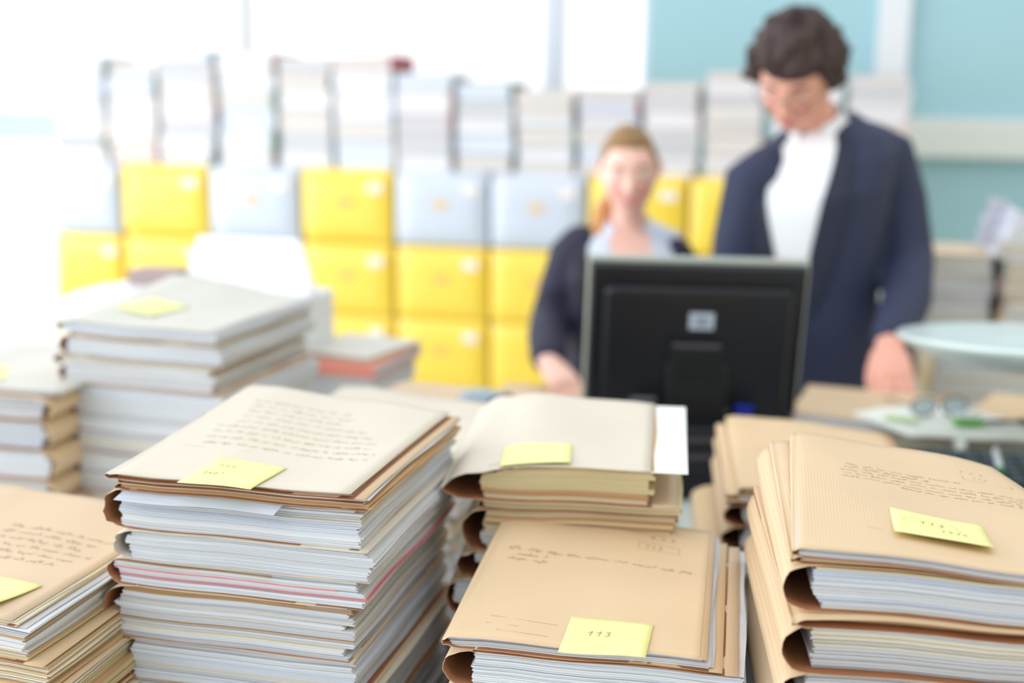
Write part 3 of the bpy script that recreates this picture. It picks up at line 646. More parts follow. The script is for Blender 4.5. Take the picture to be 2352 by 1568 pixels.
rows = [[Vector(a).lerp(Vector(b), i/8)+Vector((0, 0, .0015*math.sin(i*1.3+j))) for i in range(9)] for j, (a, b) in enumerate([((.222, 2.275, z), (.46, 2.30, z)), ((.190, 2.32, z), (.45, 2.345, z)), ((.155, 2.37, z), (.43, 2.40, z)), ((.130, 2.415, z), (.39, 2.46, z)), ((.19, 2.48, z), (.31, 2.52, z))])]
m.grid(rows); o = simple('paper_sheets', m, mat('bright_paper', (240, 246, 240), 0.6), 'white open sheets under the eyeglasses by the man\'s hand', 'papers', bevel=0); o.modifiers.new('t', 'SOLIDIFY').thickness = .004
m = MB(); m.box(-.03, .03, -.012, .012, 0, .001, 0); simple('green_marker_patch', m, mat('paper_green', (190, 224, 150), 0.6), 'pale green slip on the white sheets near the man\'s hand', 'paper slip', R(-20), (.215, 2.375, .8915), 0)
m = MB(); m.box(-.026, .026, -.016, .016, 0, .012, 0); o = simple('green_case', m, mat('case_green', (96, 176, 60), 0.4), 'small green and white box on the white sheets', 'box', R(8), (.33, 2.365, .893), .003)
m = MB(); m.box(-.024, .024, -.012, .012, .0122, .018); m.build('lid', WP, o)
# spectacles / wire loops on the papers
gl = empty('eyeglasses', (.285, 2.42, .905), R(20)); tag(gl, 'dark wire eyeglasses lying on the white sheets right of the hand', 'eyeglasses')
BW_ = mat('wire_black', (28, 30, 34), 0.3)
def ringpts(cx, cz, rx, rz_, n=20, y=0): return [Vector((cx+rx*math.cos(2*math.pi*i/n), y, cz+rz_*math.sin(2*math.pi*i/n))) for i in range(n+1)]
m = MB(); m.tube(ringpts(-.03, .004, .025, .018), [.0016]*21, 8, up=(0, 1, 0)); m.tube(ringpts(.03, .004, .025, .018), [.0016]*21, 8, up=(0, 1, 0)); m.tube([(-.006, 0, .008), (0, 0, .011), (.006, 0, .008)], [.0015]*3, 8); m.build('frame', BW_, gl, smooth=True)
for sx in (-1, 1):
    m = MB(); m.tube([(sx*.056, 0, .006), (sx*.058, .04, .003), (sx*.052, .10, -.004), (sx*.050, .125, -.010)], [.0014, .0014, .0016, .002], 8); m.build('temple', BW_, gl, smooth=True)
    m = MB(); m.loft([[(sx*.03+.024*math.cos(2*math.pi*i/20), y, .004+.017*math.sin(2*math.pi*i/20)) for i in range(20)] for y in (-.0006, .0006)]); m.build('lens', mat('lens_glass', (200, 214, 224), 0.1, spec=0.8), gl)
m = MB(); m.tube(ringpts(0, 0, .03, .022, y=0), [.0025]*21, 8, up=(0, 1, 0)); m.tube([(.03, 0, 0), (.045, 0, -.004), (.058, 0, .004)], [.004, .006, .004], 8)
o = simple('key_ring', m, BW_, 'black ring with a dark tag at the right end of the sheets', 'key ring', R(0), (.385, 2.37, .899), 0, smooth=True); o.rotation_euler = (R(80), 0, R(15))
m = MB(); m.box(-.10, .20, -.07, .07, 0, .016); simple('ring_binder', m, mat('binder_blue_grey', (150, 166, 188), 0.35), 'blue-grey slim binder on the folders at the right edge', 'binder', R(-22), (.60, 2.56, .873), .004)
# lamp with wide round shade at the right edge
LW = mat('lamp_white_enamel', (206, 222, 220), 0.28, coat=0.4)
LC = G(0.905, 2.10, 1.075); lamp = empty('desk_lamp', (LC.x+.50, LC.y+.10, .75), 0); tag(lamp, 'desk lamp with a wide flat white round shade at the right edge', 'lamp')
LO = Vector((-.50, -.10, .325)); n = 64; MT = Matrix.Translation(LO) @ Matrix.Rotation(YAW, 4, 'Z') @ Matrix.Rotation(R(-4.5), 4, 'X')
m = MB(); prof = [(.01, -.046), (.12, -.046), (.185, -.032), (.236, -.006), (.245, .002), (.243, .007), (.232, .008), (.18, .004), (.08, .007), (.01, .012)]
m.loft([[MT @ Vector((r_*math.cos(2*math.pi*i/n), r_*math.sin(2*math.pi*i/n), z)) for i in range(n)] for r_, z in prof]); m.build('lamp_shade', LW, lamp, smooth=True)
m = MB(); m.tube([LO+Vector((0, 0, .01)), LO+Vector((.10, 0, .05)), (-.05, -.02, .36), (.0, 0, .30), (0, 0, .02)], [.008]*5, 12); m.build('arm', LEGM, lamp, smooth=True)
m = MB(); m.cyl((0, 0, 0), .085, .075, .02); m.build('base', LW, lamp, bevel=.003)

# ---------------------------------------------------------------- piles on the side table (right background)
CV2 = [K_LIGHT, WCV, K_PALE, mat('cover_mauve', (176, 150, 146), 0.6)]
slab_stack('document_folder', .415, 3.50, .20, .28, .72, 1.085, R(-4), 7, CV2, 'folder in the narrow pile behind the man\'s elbow', 'folders piled behind the man')
slab_stack('document_folder', .66, 3.46, .30, .30, .72, 1.125, R(3), 9, CV2, 'folder in the wide pile at right edge', 'folders piled at the right edge')
slab_stack('document_folder', .50, 3.24, .34, .22, .72, .86, R(5), 3, CV2, 'folder in the low front pile on the side table', 'low folders on the side table')
m = MB(); rg = random.Random(4)
rows = [[(.055*(i/8-.5)*2+rg.uniform(-.006, .006), .03*math.sin(i*.9)+rg.uniform(-.008, .008), .13*j/8+rg.uniform(-.004, .004)) for i in range(9)] for j in range(9)]; m.grid(rows)
o = simple('crumpled_paper', m, mat('crumpled_white', (226, 230, 244), 0.6), 'crumpled white sheet standing on the narrower pile at the right', 'paper', R(8), (.50, 3.40, 1.086), 0); o.rotation_euler = (R(8), R(18), 0)
o.modifiers.new('t', 'SOLIDIFY').thickness = .001

# ---------------------------------------------------------------- left background on the table
PW = mat('printer_white', (236, 242, 248), 0.35)
pr = empty('printer', (-1.27, 2.56, .75), R(-2)); tag(pr, 'white desktop printer with raised paper support behind the tall left stack', 'printer')
m = MB(); m.box(-.27, .245, -.14, .16, 0, .285); m.build('body', PW, pr, bevel=.012)
m = MB(); m.add([(-.07, .03, .285), (.25, .03, .285), (.19, .09, .40), (-.06, .09, .40), (-.07, .055, .285), (.25, .055, .285), (.19, .105, .40), (-.06, .105, .40)], [(0, 1, 2, 3), (5, 4, 7, 6), (0, 4, 5, 1), (1, 5, 6, 2), (2, 6, 7, 3), (3, 7, 4, 0)]); m.build('paper_support', PW, pr, bevel=.004)
m = MB(); m.box(.06, .240, -.143, -.139, .262, .276); m.build('trim_strip', mat('strip_blue', (160, 196, 226), 0.4), pr)
m = MB(); m.box(-.25, -.02, -.13, .0, .285, .293); m.build('lid', PW, pr, bevel=.004)
m = MB(); m.box(-.055, .055, -.04, .04, 0, .042); simple('small_box', m, mat('box_taupe', (166, 148, 146), 0.6), 'small taupe box standing on the white printer', 'box', R(-2), (-1.40, 2.60, 1.0352), .002)
slab_stack('document_folder', -.93, 2.60, .19, .26, .75, .886, R(-4), 3, [mat('cover_white', (222, 226, 238), 0.5)], 'white folder in the low pile left of the yellow boxes', 'folders in the low back pile')
slab_stack('document_folder', -.925, 2.60, .20, .27, .887, .912, R(-8), 1, [mat('cover_salmon', (228, 142, 124), 0.5)], 'salmon red folder on the low back pile', cat='folder', wrap=True)
slab_stack('document_folder', -.93, 2.62, .20, .24, .913, .922, R(-14), 1, [WCV], 'grey-white folder on top of the salmon one in the low back pile', cat='folder')
m = MB(); n = 24
m.loft([[(.055*math.cos(2*math.pi*i/n)*s, .033*math.sin(2*math.pi*i/n)*s, z) for i in range(n)] for z, s in ((0, .9), (.004, 1), (.014, .98), (.026, .8), (.033, .5), (.036, .12))])
slab_stack('document_folder', -.62, 2.28, .30, .22, .75, .90, R(-5), 3, CV, 'cream folder in the pile behind the half hidden stack', 'folders under the mouse')
o = simple('computer_mouse', m, mat('mouse_grey', (150, 170, 180), 0.3, coat=.4), 'small grey and black computer mouse behind the half hidden stack', 'mouse', R(-10), (-.545, 2.22, .901), 0, smooth=True)
m = MB(); m.box(.02, .052, -.028, .028, .002, .028); m.build('grip', BLK2, o, bevel=.008)
# ---------------------------------------------------------------- people (local frames: facing -y, x to the right of the picture)
SUIT_M = mat('suit_dark_navy', (46, 54, 82), 0.75, noise_amt=0.12, noise_scale=6, bump=0.9, bump_scale=14)
SUIT_W = mat('jacket_dark_plum', (44, 44, 66), 0.75, noise_amt=0.12, noise_scale=6, bump=0.9, bump_scale=16)
TROU = mat('trousers_navy', (30, 34, 50), 0.8); SHIRT = mat('shirt_white', (244, 248, 252), 0.6); SHIRT_B = mat('blouse_pale_blue', (214, 226, 244), 0.6)
SHOE = mat('shoe_black', (18, 18, 20), 0.35)
def skin(name, rgb, mouth, r=0.022):
    m = mat(name, rgb, 0.5, noise_amt=0.06, noise_scale=30); t = m.node_tree; b = t.nodes['Principled BSDF']
    b.inputs['Subsurface Weight'].default_value = 0.0
    tcn = t.nodes['Texture Coordinate']; src = b.inputs['Base Color'].links[0].from_socket
    for pt, rad, col in mouth:
        d = t.nodes.new('ShaderNodeVectorMath'); d.operation = 'DISTANCE'; d.inputs[1].default_value = pt
        t.links.new(tcn.outputs['Object'], d.inputs[0]); mr_ = t.nodes.new('ShaderNodeMapRange')
        mr_.inputs[1].default_value = rad*0.5; mr_.inputs[2].default_value = rad; mr_.inputs[3].default_value = 1; mr_.inputs[4].default_value = 0
        t.links.new(d.outputs['Value'], mr_.inputs[0]); mx = t.nodes.new('ShaderNodeMix'); mx.data_type = 'RGBA'
        mx.inputs[7].default_value = (*lin(col), 1); t.links.new(src, mx.inputs[6]); t.links.new(mr_.outputs[0], mx.inputs[0]); src = mx.outputs[2]
    t.links.new(src, b.inputs['Base Color']); return m
def gs(x, s): return math.exp(-(x/s)**2)
def head_r(d, fem=False):
    """surface point of the head in direction d (unit), face towards -y"""
    a, b, c = (0.073, 0.094, 0.116) if not fem else (0.070, 0.090, 0.112)
    r = 1/math.sqrt((d.x/a)**2+(d.y/b)**2+(d.z/c)**2); p = d*r
    if p.z < 0:
        k = min(1, -p.z/c); p.x *= 1-0.30*k**1.6
        if p.y > 0: p.y *= 1-0.55*k
        else: p.y = p.y*(1-0.10*k)-0.006*k
    if p.y < 0:
        fz = p.z; fx = p.x
        p.y -= 0.021*gs(fx, .0105)*gs(fz+.026, .014)+0.012*gs(fx, .009)*gs(fz+.004, .020)       # nose
        p.y += 0.010*(gs(fx-.031, .015)+gs(fx+.031, .015))*gs(fz-.012, .012)                       # eye sockets
        p.y -= 0.004*gs(abs(fx)-.03, .022)*gs(fz-.033, .009)                                     # brow
        p.y -= 0.005*gs(abs(fx)-.042, .018)*gs(fz+.025, .02)                                     # cheeks
        p.y -= 0.007*gs(fx, .022)*(gs(fz+.056, .006)+gs(fz+.068, .007))-0.003*gs(fx, .024)*gs(fz+.062, .003)
        p.y -= 0.008*gs(fx, .018)*gs(fz+.098, .014)                                              # chin
    return p
def sphere_grid(fn, nu=56, nv=44):
    rows = []
    for j in range(1, nv):
        th = math.pi*j/nv; rows.append([fn(Vector((math.sin(th)*math.cos(2*math.pi*i/nu), math.sin(th)*math.sin(2*math.pi*i/nu), math.cos(th)))) for i in range(nu)])
    return rows
def torso_pt(st, th, z, off=0.0):
    """st: stations (z, cx, cy, a, b); th = 0 straight ahead (-y)"""
    for i in range(len(st)-1):
        if st[i][0] <= z <= st[i+1][0]: break
    s0, s1 = st[i], st[i+1]; t = (z-s0[0])/(s1[0]-s0[0]); t = max(0, min(1, t)); c = [s0[k]+(s1[k]-s0[k])*t for k in range(5)]
    a, b = c[3]+off, c[4]+off; sx, cy_ = math.sin(th), math.cos(th); e = 0.82
    return Vector((c[1]+a*math.copysign(abs(sx)**e, sx), c[2]-b*math.copysign(abs(cy_)**e, cy_), z))
def torso_rings(st, off=0.0, n=36, sub=3):
    zs = []
    for i in range(len(st)-1): zs += [st[i][0]+(st[i+1][0]-st[i][0])*k/sub for k in range(sub)]
    zs.append(st[-1][0]); return [[torso_pt(st, 2*math.pi*j/n, z, off) for j in range(n)] for z in zs]
def patch(m, st, t0, t1, z0, z1, off, X, n=12, k=6, thick=0.004):
    """a cloth panel lying on the torso; t0(z), t1(z) give its side edges"""
    def row(z, o): return [X(torso_pt(st, t0(z)+(t1(z)-t0(z))*i/k, z, o)) for i in range(k+1)]
    A = [row(z0+(z1-z0)*j/n, off+thick) for j in range(n+1)]; B = [row(z0+(z1-z0)*j/n, off-.012) for j in range(n+1)]
    m.loft([a+b[::-1] for a, b in zip(A, B)])
def hand(m, M, side=1, curl=(0.25, 0.35, 0.3), s=1.0, spread=0.10, thumb=(0.5, 0.3)):
    """wrist at the origin, fingers towards -z, palm facing +y, thumb on the side*x side"""
    def T(p): return M @ Vector(p)
    rings = []
    for z, a, b in ((0.02, .028, .021), (0, .029, .020), (-.03, .038, .018), (-.06, .042, .016), (-.085, .041, .0135), (-.096, .036, .010)):
        rings.append([T((s*a*math.cos(2*math.pi*i/16), s*b*math.sin(2*math.pi*i/16), s*z)) for i in range(16)])
    m.loft(rings)
    for i, (x, L, r) in enumerate(((.030, .068, .0090), (.0105, .076, .0092), (-.0105, .071, .0088), (-.030, .056, .0080))):
        x *= side; p = Vector((x, 0, -.082)); ang = 0.05; pts = [Vector((x*.9, 0, -.06)), p.copy()]; sp = x*spread/.03
        for seg, cq in zip((.45, .31, .24), curl):
            ang += cq*(1+.12*i); p = p+Vector((math.sin(sp)*L*seg, math.sin(ang)*L*seg, -math.cos(ang)*L*seg)); pts.append(p.copy())
        m.tube([T(q*s) for q in pts], [r*s*q for q in (1.05, 1.05, 1, .93, .82)], 10)
    p = Vector((side*.026, .004, -.018)); pts = [p.copy()]; a1, a2 = thumb
    for L, da in ((.042, 0), (.032, .15), (.026, .2)):
        a1 -= da; p = p+Vector((side*math.sin(a1)*L, math.sin(a2)*L, -math.cos(a1)*L*.9)); pts.append(p.copy())
    m.tube([T(q*s) for q in pts], [.014*s, .012*s, .0105*s, .0085*s], 10)
def remesh(o, vox, it=4):
    r_ = o.modifiers.new('remesh', 'REMESH'); r_.mode = 'VOXEL'; r_.voxel_size = vox; r_.use_smooth_shade = True
    s_ = o.modifiers.new('smooth', 'SMOOTH'); s_.factor = 0.5; s_.iterations = it
def person(P):
    root = empty('person', P['loc'], P['rz']); tag(root, P['label'], 'person')
    st = P['st']; tw = P['twist']; c0 = Vector((st[2][1], st[2][2], 0)); LN = P.get('lean', 0.0)
    RT = Matrix.Rotation(tw, 3, 'Z')
    def X(p):     # twist the torso about its axis, shear for the shoulder slope
        q = RT @ (Vector(p)-c0)+c0; k = sm(P['sl'][0], P['sl'][1], p[2]); q.z += (q.x-c0.x)*P['slope']*k; return q
    hc = Vector(P['head']); HM = Matrix.Translation(hc) @ Matrix.Rotation(P['hyaw'], 4, 'Z') @ Matrix.Rotation(P['hroll'], 4, 'Y') @ Matrix.Rotation(P['hpitch'], 4, 'X'); hs = P['hs']; fem = P['fem']
    def H(p): return HM @ (Vector(p)*hs)
    # body: one continuous skin surface
    m = MB(); m.loft([[H(p) for p in r] for r in sphere_grid(lambda d: head_r(d, fem))])
    for sx in (-1, 1):   # upper eyelids
        lc = H((sx*.031, -.0705, .0135)); m.loft([[lc+v*.0128 for v in r] for r in sphere_grid(lambda q: q, 20, 14)])
    for sx in (-1, 1):   # ears
        m.tube([H((sx*.070, .008, -.022)), H((sx*.077, .012, -.004)), H((sx*.080, .016, .014)), H((sx*.074, .012, .026))], [.007, .011, .013, .008], 10, flat=[.5]*4, up=(HM.to_3x3() @ Vector((0, 1, 0))))
    nb = Vector(P['neck']); m.tube([nb-Vector((0, -.01, .09)), nb, (nb+H((0, .02, -.06)))/2, H((0, .022, -.05)), H((0, .02, -.01))], [.062, .054, .051, .052, .05] if not fem else [.052, .043, .040, .042, .045], 16)
    m.loft([[X(p) for p in r] for r in torso_rings(st[:P['bodytop']], -.022)])
    for A in P['arms']: m.tube(A['pts'], [q-.024 for q in A['rad'][:2]]+[q-.012 for q in A['rad'][2:]], 14)
    for A in P['arms']: hand(m, A['hand'], A['side'], A['curl'], A.get('s', 1), A.get('spread', .1), A.get('thumb', (.5, .3)))
    for L in P['legs']: m.tube(L['pts'], [q-.014 for q in L['rad']], 14)
    if fem:   # bare V of the neckline
        patch(m, st, lambda z: -P['v'](z)-.03, lambda z: P['v'](z)+.03, P['vz'][0], P['vz'][1], .008, X, thick=.004)
    lipc = H((0, -.098, -.061)); b = m.build('body', skin('skin_'+P['key'], P['skin'], [(tuple(lipc), .022, P['lip']), (tuple(H((.04, -.085, -.03))), .035, P['cheek']), (tuple(H((-.04, -.085, -.03))), .035, P['cheek'])]), root)
    remesh(b, .0045, 3)
    # jacket
    m = MB(); m.loft([[X(p) for p in r] for r in torso_rings(st[:-2] if fem else st, 0.006)])
    for A in P['arms']: m.tube(A['sleeve'], A['srad'], 18)
    j = m.build('jacket', P['jm'], root); remesh(j, .007, 6)
    z0, z1 = P['oz']; op = P['open']
    m = MB(); patch(m, st, lambda z: -op(z)*(1 if not fem else 1), lambda z: op(z) if not fem else -P['v'](z), z0, z1, .007+.005*fem, X, thick=.003)
    if fem: patch(m, st, lambda z: P['v'](z), lambda z: op(z), z0, z1, .012, X, thick=.003)
    s = m.build('shirt', P['sm'], root, smooth=False); sh = s
    # collar
    m = MB(); cz = nb.z+P.get('cz', 0); rr = P['cr']; rows = []
    for j_ in range(4):
        v = j_/3; row = []
        for i in range(29):
            q = P['cgap']+(2*math.pi-2*P['cgap'])*i/28
            p = Vector((math.sin(q)*rr*(1-.06*v), -math.cos(q)*rr*(1-.05*v)*1.02, P['ch']*v+.020*(1-math.cos(q))*.5))
            row.append(nb+Vector((0, 0, P.get('cz', 0)))+P['cM'] @ p)
        rows.append(row)
    m.grid(rows)
    for sx in (-1, 1):   # collar points folded down
        q = P['cgap']; tp = [nb+Vector((0, 0, P.get('cz', 0)))+P['cM'] @ Vector(v) for v in ((sx*math.sin(q)*rr, -math.cos(q)*rr*1.02-.004, P['ch']), (sx*math.sin(q+1.1)*rr, -math.cos(q+1.1)*rr-.006, P['ch']+.008), (sx*math.sin(q+1.1)*(rr+P['cw']*.7), -math.cos(q+1.1)*(rr+.01)-.02, -.004), (sx*(math.sin(q)*rr+P['cw']*.55), -math.cos(q)*rr*1.02-.030, -P['cd']))]
        m.add(tp, [(0, 1, 2, 3)])
    o = m.build('collar', P['sm'], s); so = o.modifiers.new('t', 'SOLIDIFY'); so.thickness = .003
    # lapels
    for sx in (-1, 1):
        m = MB(); lz0, lz1 = P['lz']
        def e0(z, sx=sx): return sx*(op(z)-.02)
        def e1(z, sx=sx): t = (z-lz0)/(lz1-lz0); return sx*(op(z)+P['lw']*math.sin(math.pi*min(1, .12+.62*t))*(1 if t < .72 else .72))
        patch(m, st, e0, e1, lz0, lz1, .010+.006*fem, X, n=18, k=5, thick=.004); o = m.build('lapel', P['lm'], root, smooth=False)
    for (th, z) in P.get('buttons', []):
        p = X(torso_pt(st, th, z, .015)); m = MB(); m.tube([p+Vector((0, .004, 0)), p+Vector((0, -.001, 0))], [.009, .009], 14); m.build('button', mat('button_grey', (96, 84, 104), .3), root)
    # trousers, shoes
    m = MB()
    for L in P['legs']: m.tube(L['pts'], L['rad'], 16)
    hp = P['hip']; m.tube([(hp[0]-.075, hp[1], hp[2]), (hp[0]+.075, hp[1], hp[2])], [.115, .115], 18); o = m.build('trousers', TROU, root); remesh(o, .012, 4)
    for L in P['legs']:
        q = Vector(L['pts'][-1]); m = MB(); m.tube([(q.x, q.y+.05, .045), (q.x, q.y-.05, .042), (q.x, q.y-.16, .032)], [.045, .044, .036], 14, flat=[.85, .85, .7]); m.build('shoe', SHOE, root, smooth=True)
    # eyes, brows
    for sx in (-1, 1):
        p = H((sx*.031, -.0705, .0085)); m = MB(); m.loft([[p+v*.0128 for v in r] for r in sphere_grid(lambda q: q, 20, 14)]); e = m.build('eye', mat('eye_white', (226, 216, 210), .25), root, smooth=True)
        q_ = H((sx*.031, -.0800, .0035)); m = MB(); m.loft([[q_+v*.0050 for v in r] for r in sphere_grid(lambda q: q, 14, 10)]); m.build('iris', mat('eye_iris', (66, 54, 50), .2), e, smooth=True)
        m = MB(); m.tube([H((sx*.016, -.091, .030)), H((sx*.032, -.090, .036)), H((sx*.048, -.080, .031))], [.003, .0035, .0022], 8); m.build('eyebrow', P['hm'], root, smooth=True)
    def S_(x, z):
        q = Vector((x, -.08, z)).normalized(); return head_r(q, fem)
    m = MB()
    for zz, rr_ in ((-.0545, .0032), (-.0625, .0038)):
        m.tube([H(S_(x, zz-.001*abs(x)/.02)*1.01) for x in (-.021, -.012, -.004, .004, .012, .021)], [rr_*.4, rr_, rr_*1.05, rr_*1.05, rr_, rr_*.4], 10, flat=[.6]*6)
    m.build('lips', mat('lips_'+P['key'], P['lip'], .4), root, smooth=True)
    # hair: a thick shell following the skull, tousled by noise
    sd = P['hseed']
    def hair_pt(d):
        p = head_r(d, fem); az = math.atan2(d.x, -d.y); z = p.z/.115; a = abs(az)
        line = P['hairline'](a); k = sm(line-.10, line+.12, z)
        nz = noise.noise(Vector(d)*P['hf']+Vector((sd, 0, 0)))+0.28*noise.noise(Vector(d)*P['hf']*2.1+Vector((0, sd, 0)))
        wv = 0.35*math.sin(az*17+z*9+nz*4)
        t = P['ht']*(0.75+0.25*max(0, z))+P['hn']*(nz+wv*.35)
        return H(p.normalized()*(p.length+(-.012+(t+.012)*k)))
    m = MB(); m.loft([[p for p in r] for r in sphere_grid(hair_pt, 120, 84)])
    o = m.build('hair', P['hm'], root, smooth=True)
    return root, H, o, X
# --- standing man in the dark suit
MX = 0.70
st_m = [(0.78, .0, .0, .170, .120), (.90, .0, .0, .172, .122), (1.02, -.005, -.01, .163, .112), (1.14, -.01, -.02, .172, .118), (1.25, -.01, -.025, .186, .124), (1.32, -.005, -.015, .184, .112), (1.365, .0, .0, .155, .092), (1.40, .005, .012, .098, .070), (1.425, .005, .016, .066, .058)]
def Rm(x, y, z): return (x-MX, y-2.93, z)
aR = dict(pts=[Rm(.850, 2.92, 1.33), Rm(.925, 2.89, 1.10), Rm(.812, 2.60, .965), Rm(.804, 2.58, .958)], rad=[.066, .056, .042, .040],
          sleeve=[Rm(.820, 2.92, 1.362), Rm(.868, 2.93, 1.345), Rm(.908, 2.93, 1.24), Rm(.925, 2.89, 1.105), Rm(.888, 2.76, 1.03), Rm(.818, 2.615, .972)], srad=[.062, .068, .063, .061, .056, .047],
          hand=Matrix.Translation(Rm(.800, 2.575, .955)) @ Matrix.Rotation(R(-8), 4, 'Z') @ Matrix.Rotation(R(-60), 4, 'X'), side=-1, curl=(.10, .12, .15), s=1.03, thumb=(.30, .25))
aL = dict(pts=[Rm(.555, 2.90, 1.29), Rm(.520, 2.88, 1.06), Rm(.470, 2.67, .93), Rm(.465, 2.65, .915)], rad=[.066, .056, .042, .040],
          sleeve=[Rm(.590, 2.90, 1.30), Rm(.552, 2.89, 1.285), Rm(.525, 2.89, 1.14), Rm(.518, 2.88, 1.05), Rm(.490, 2.76, .97), Rm(.472, 2.68, .935)], srad=[.068, .066, .060, .057, .053, .048],
          hand=Matrix.Translation(Rm(.463, 2.645, .905)) @ Matrix.Rotation(R(-62), 4, 'X'), side=1, curl=(.3, .4, .3), s=1.06, thumb=(.5, .2))
man, HmF, hair_o, Xm = person(dict(key='man', loc=G(MX, 2.98, 0), rz=YAW, label='man in dark navy suit and white shirt standing and looking down',
    st=st_m, twist=R(-25), sl=(1.0, 1.3), slope=0.21, bodytop=7, head=Rm(.632, 2.835, 1.515), hyaw=R(-28), hroll=R(4), hpitch=R(33), hs=1.06, fem=False,
    neck=Rm(.705, 2.915, 1.405), arms=[aR, aL], legs=[dict(pts=[(-.09, .02, .86), (-.10, .02, .50), (-.10, .03, .09)], rad=[.095, .066, .058]), dict(pts=[(.09, .02, .86), (.10, .02, .50), (.11, .03, .09)], rad=[.095, .066, .058])],
    hip=(0, .01, .90), jm=SUIT_M, lm=mat('lapel_dark_navy', (34, 40, 62), .7), sm=SHIRT, skin=(238, 176, 156), lip=(204, 104, 104), cheek=(228, 152, 134),
    oz=(.98, 1.40), open=lambda z: .06+.32*max(0, (z-1.0)/.40)**0.9, v=None, cr=.066, cgap=.42, ch=.034, cw=.03, cd=.018, cz=-.012, cM=Matrix.Rotation(R(-24), 3, 'Z') @ Matrix.Rotation(R(20), 3, 'X') @ Matrix.Rotation(R(-10), 3, 'Y'),
    lz=(.99, 1.385), lw=.34, buttons=[(.0, .965), (-.02, .87)], hm=mat('hair_dark_brown', (62, 44, 42), .55, noise_amt=.5, noise_scale=35, stretch=(1, 1, .5), bump=.6, bump_scale=90), hseed=3.1, hf=4.2, ht=.036, hn=.021,
    hairline=lambda a: .42 if a < .9 else (.42-(a-.9)*1.15 if a < 1.35 else (-.10 if a < 1.75 else -.10-(a-1.75)*.45))))
gl = MB()
for sx in (-1, 1): gl.tube([HmF((sx*.031+.021*math.cos(2*math.pi*i/20), -.103, .006+.017*math.sin(2*math.pi*i/20))) for i in range(21)], [.0012]*21, 8, up=(0, 1, 0))
gl.tube([HmF((-.010, -.103, .010)), HmF((0, -.107, .013)), HmF((.010, -.103, .010))], [.0012]*3, 8)
for sx in (-1, 1): gl.tube([HmF((sx*.052, -.102, .010)), HmF((sx*.068, -.08, .010)), HmF((sx*.077, -.02, .008)), HmF((sx*.079, .012, .002))], [.0013]*4, 8)
g_ = empty('eyeglasses', man.location, YAW); tag(g_, 'thin wire eyeglasses worn by the standing man', 'eyeglasses'); gl.build('frame', mat('wire_grey', (90, 84, 86), .3, .6), g_, smooth=True)
# --- seated woman in the dark jacket
WX = 0.28
st_w = [(0.60, .0, .03, .165, .125), (.72, .0, .02, .150, .110), (.84, 0, .0, .132, .098), (.95, 0, -.01, .142, .112), (1.03, 0, -.012, .155, .112), (1.09, 0, 0, .150, .090), (1.125, 0, .01, .118, .070), (1.15, .003, .015, .080, .055), (1.165, .003, .018, .055, .048)]
def Rw(x, y, z): return (x-WX, y-3.13, z)
bR = dict(pts=[Rw(.415, 3.12, 1.08), Rw(.450, 3.10, .87), Rw(.37, 2.90, .84), Rw(.36, 2.88, .84)], rad=[.052, .044, .034, .033],
          sleeve=[Rw(.395, 3.12, 1.08), Rw(.418, 3.12, 1.05), Rw(.440, 3.12, .96), Rw(.450, 3.10, .87), Rw(.415, 3.0, .845), Rw(.375, 2.91, .842)], srad=[.056, .054, .050, .048, .046, .042],
          hand=Matrix.Translation(Rw(.355, 2.875, .842)) @ Matrix.Rotation(R(-75), 4, 'X'), side=-1, curl=(.3, .4, .3), s=.92)
bL = dict(pts=[Rw(.150, 3.12, 1.10), Rw(.100, 3.10, .925), Rw(.084, 2.84, .878), Rw(.086, 2.81, .874)], rad=[.052, .046, .034, .033],
          sleeve=[Rw(.168, 3.12, 1.105), Rw(.145, 3.12, 1.085), Rw(.118, 3.11, 1.00), Rw(.095, 3.10, .925), Rw(.084, 2.97, .905), Rw(.083, 2.85, .880)], srad=[.056, .056, .053, .051, .048, .042],
          hand=Matrix.Translation(Rw(.088, 2.81, .872)) @ Matrix.Rotation(R(22), 4, 'Z') @ Matrix.Rotation(R(-72), 4, 'X'), side=1, curl=(.45, .8, .7), s=.98, thumb=(.35, .9))
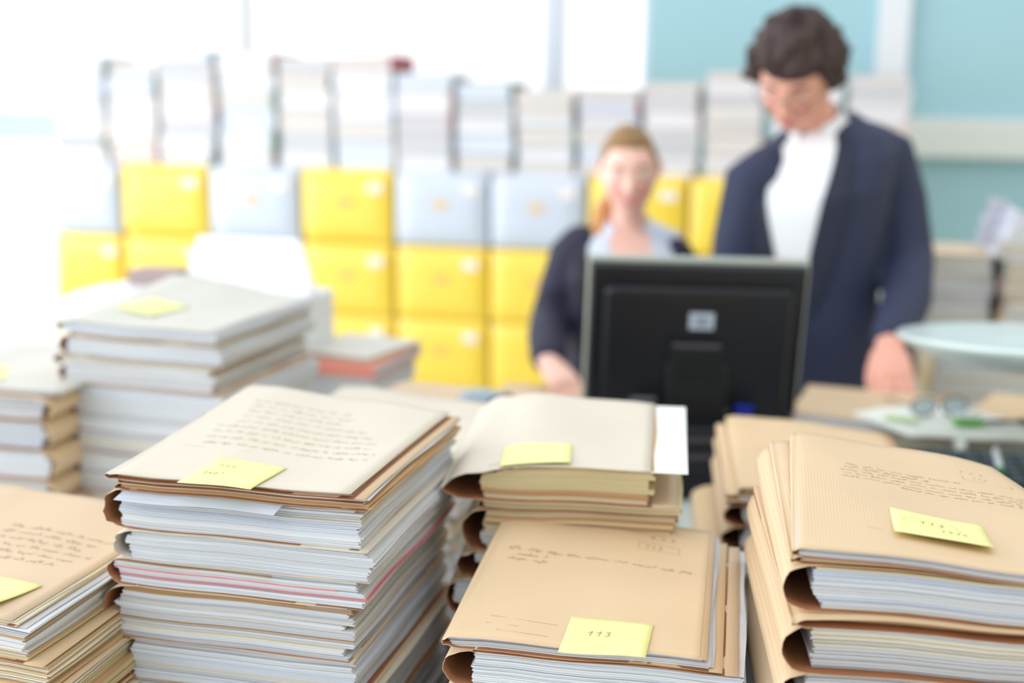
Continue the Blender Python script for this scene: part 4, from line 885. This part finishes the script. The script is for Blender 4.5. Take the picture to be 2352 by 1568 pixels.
woman, HwF, hair_w, Xw = person(dict(key='woman', loc=G(WX, 3.13, 0), rz=YAW, label='seated blonde woman in dark jacket and pale blouse looking down',
    st=st_w, twist=R(4), sl=(.9, 1.05), slope=-0.04, bodytop=7, head=Rw(.278, 3.07, 1.292), hyaw=R(-4), hroll=R(-3), hpitch=R(10), hs=.97, fem=True,
    neck=Rw(.285, 3.125, 1.150), arms=[bR, bL], legs=[dict(pts=[(-.09, .02, .58), (-.10, -.22, .575), (-.11, -.40, .555), (-.11, -.41, .32), (-.11, -.38, .09)], rad=[.085, .075, .062, .052, .044]), dict(pts=[(.09, .02, .58), (.10, -.22, .575), (.11, -.40, .555), (.11, -.41, .32), (.11, -.38, .09)], rad=[.085, .075, .062, .052, .044])],
    hip=(0, .03, .60), jm=SUIT_W, lm=mat('lapel_dark_plum', (30, 28, 40), .7), sm=SHIRT_B, skin=(250, 204, 188), lip=(228, 132, 134), cheek=(242, 172, 158),
    oz=(.86, 1.135), open=lambda z: .12+.62*max(0, (z-.86)/.275)**.9, v=lambda z: max(.0, .34*(z-1.0)/.13), vz=(1.0, 1.145), cr=.056, cgap=.75, ch=.022, cw=.120, cd=.050, cz=-.010, cM=Matrix.Rotation(R(12), 3, 'X'),
    lz=(.87, 1.10), lw=.36, buttons=[(0, .85)], hm=mat('hair_dark_blonde', (150, 116, 72), .5, noise_amt=.35, noise_scale=40, stretch=(1, .4, 1), bump=.4, bump_scale=90), hseed=7.7, hf=3.0, ht=.008, hn=.0025,
    hairline=lambda a: .62-.05*a if a < .75 else (.58-(a-.75)*.75 if a < 1.5 else max(-.45, .02-(a-1.5)*.4))))
m = MB(); m.tube([HwF((0, .085, -.02)), HwF((-.03, .095, -.07)), HwF((-.065, .07, -.12)), HwF((-.075, .0, -.165)), HwF((-.072, -.035, -.21)), HwF((-.060, -.045, -.25))], [.018, .024, .026, .030, .026, .010], 20, flat=[1, .9, .8, .7, .6, .5])
m.v = [tuple(Vector(p)+Vector((.003*math.sin(p[2]*240+p[0]*90), .003*math.cos(p[2]*210), 0))) for p in m.v]
m.build('ponytail', mat('hair_copper_blonde', (206, 150, 96), .5, noise_amt=.3, noise_scale=60, stretch=(1, 1, .15), bump=.4, bump_scale=90), woman, smooth=True)
m = MB(); m.tube([HwF((.0, .090, -.02)), HwF((.002, .100, -.022))], [.022, .022], 16); m.build('hair_tie', SHOE, woman)
# chair under her
ch = empty('office_chair', G(WX, 3.17, 0), YAW); tag(ch, 'dark office chair the woman sits on, hidden behind the monitor', 'chair')
m = MB(); m.box(-.22, .22, -.24, .20, .42, .475); m.build('seat', BLK2, ch, bevel=.02)
m = MB(); m.box(-.18, .18, .20, .24, .50, .86); m.build('backrest', BLK2, ch, bevel=.015)
m = MB(); m.box(-.03, .03, .17, .215, .44, .60); m.build('back_support', BLK2, ch)
m = MB(); m.cyl((0, 0, .08), .03, .03, .34); m.build('column', LEGM, ch)
for i in range(5):
    m = MB(); a = 2*math.pi*i/5; m.tube([(0, 0, .10), (.28*math.cos(a), .28*math.sin(a), .06)], [.022, .016], 10); l = m.build('leg', BLK2, ch, smooth=True)
    m = MB(); m.tube([(.28*math.cos(a)-.01, .28*math.sin(a), .028), (.28*math.cos(a)+.01, .28*math.sin(a), .028)], [.027, .027], 14); m.build('caster', BLK2, l, smooth=True)
slab_stack('document_folder', -.50, 2.665, .26, .20, .75, .822, R(-4), 2, [K_LIGHT, K_PALE], 'cream folder under the woman\'s hand', 'folders under the woman hand')
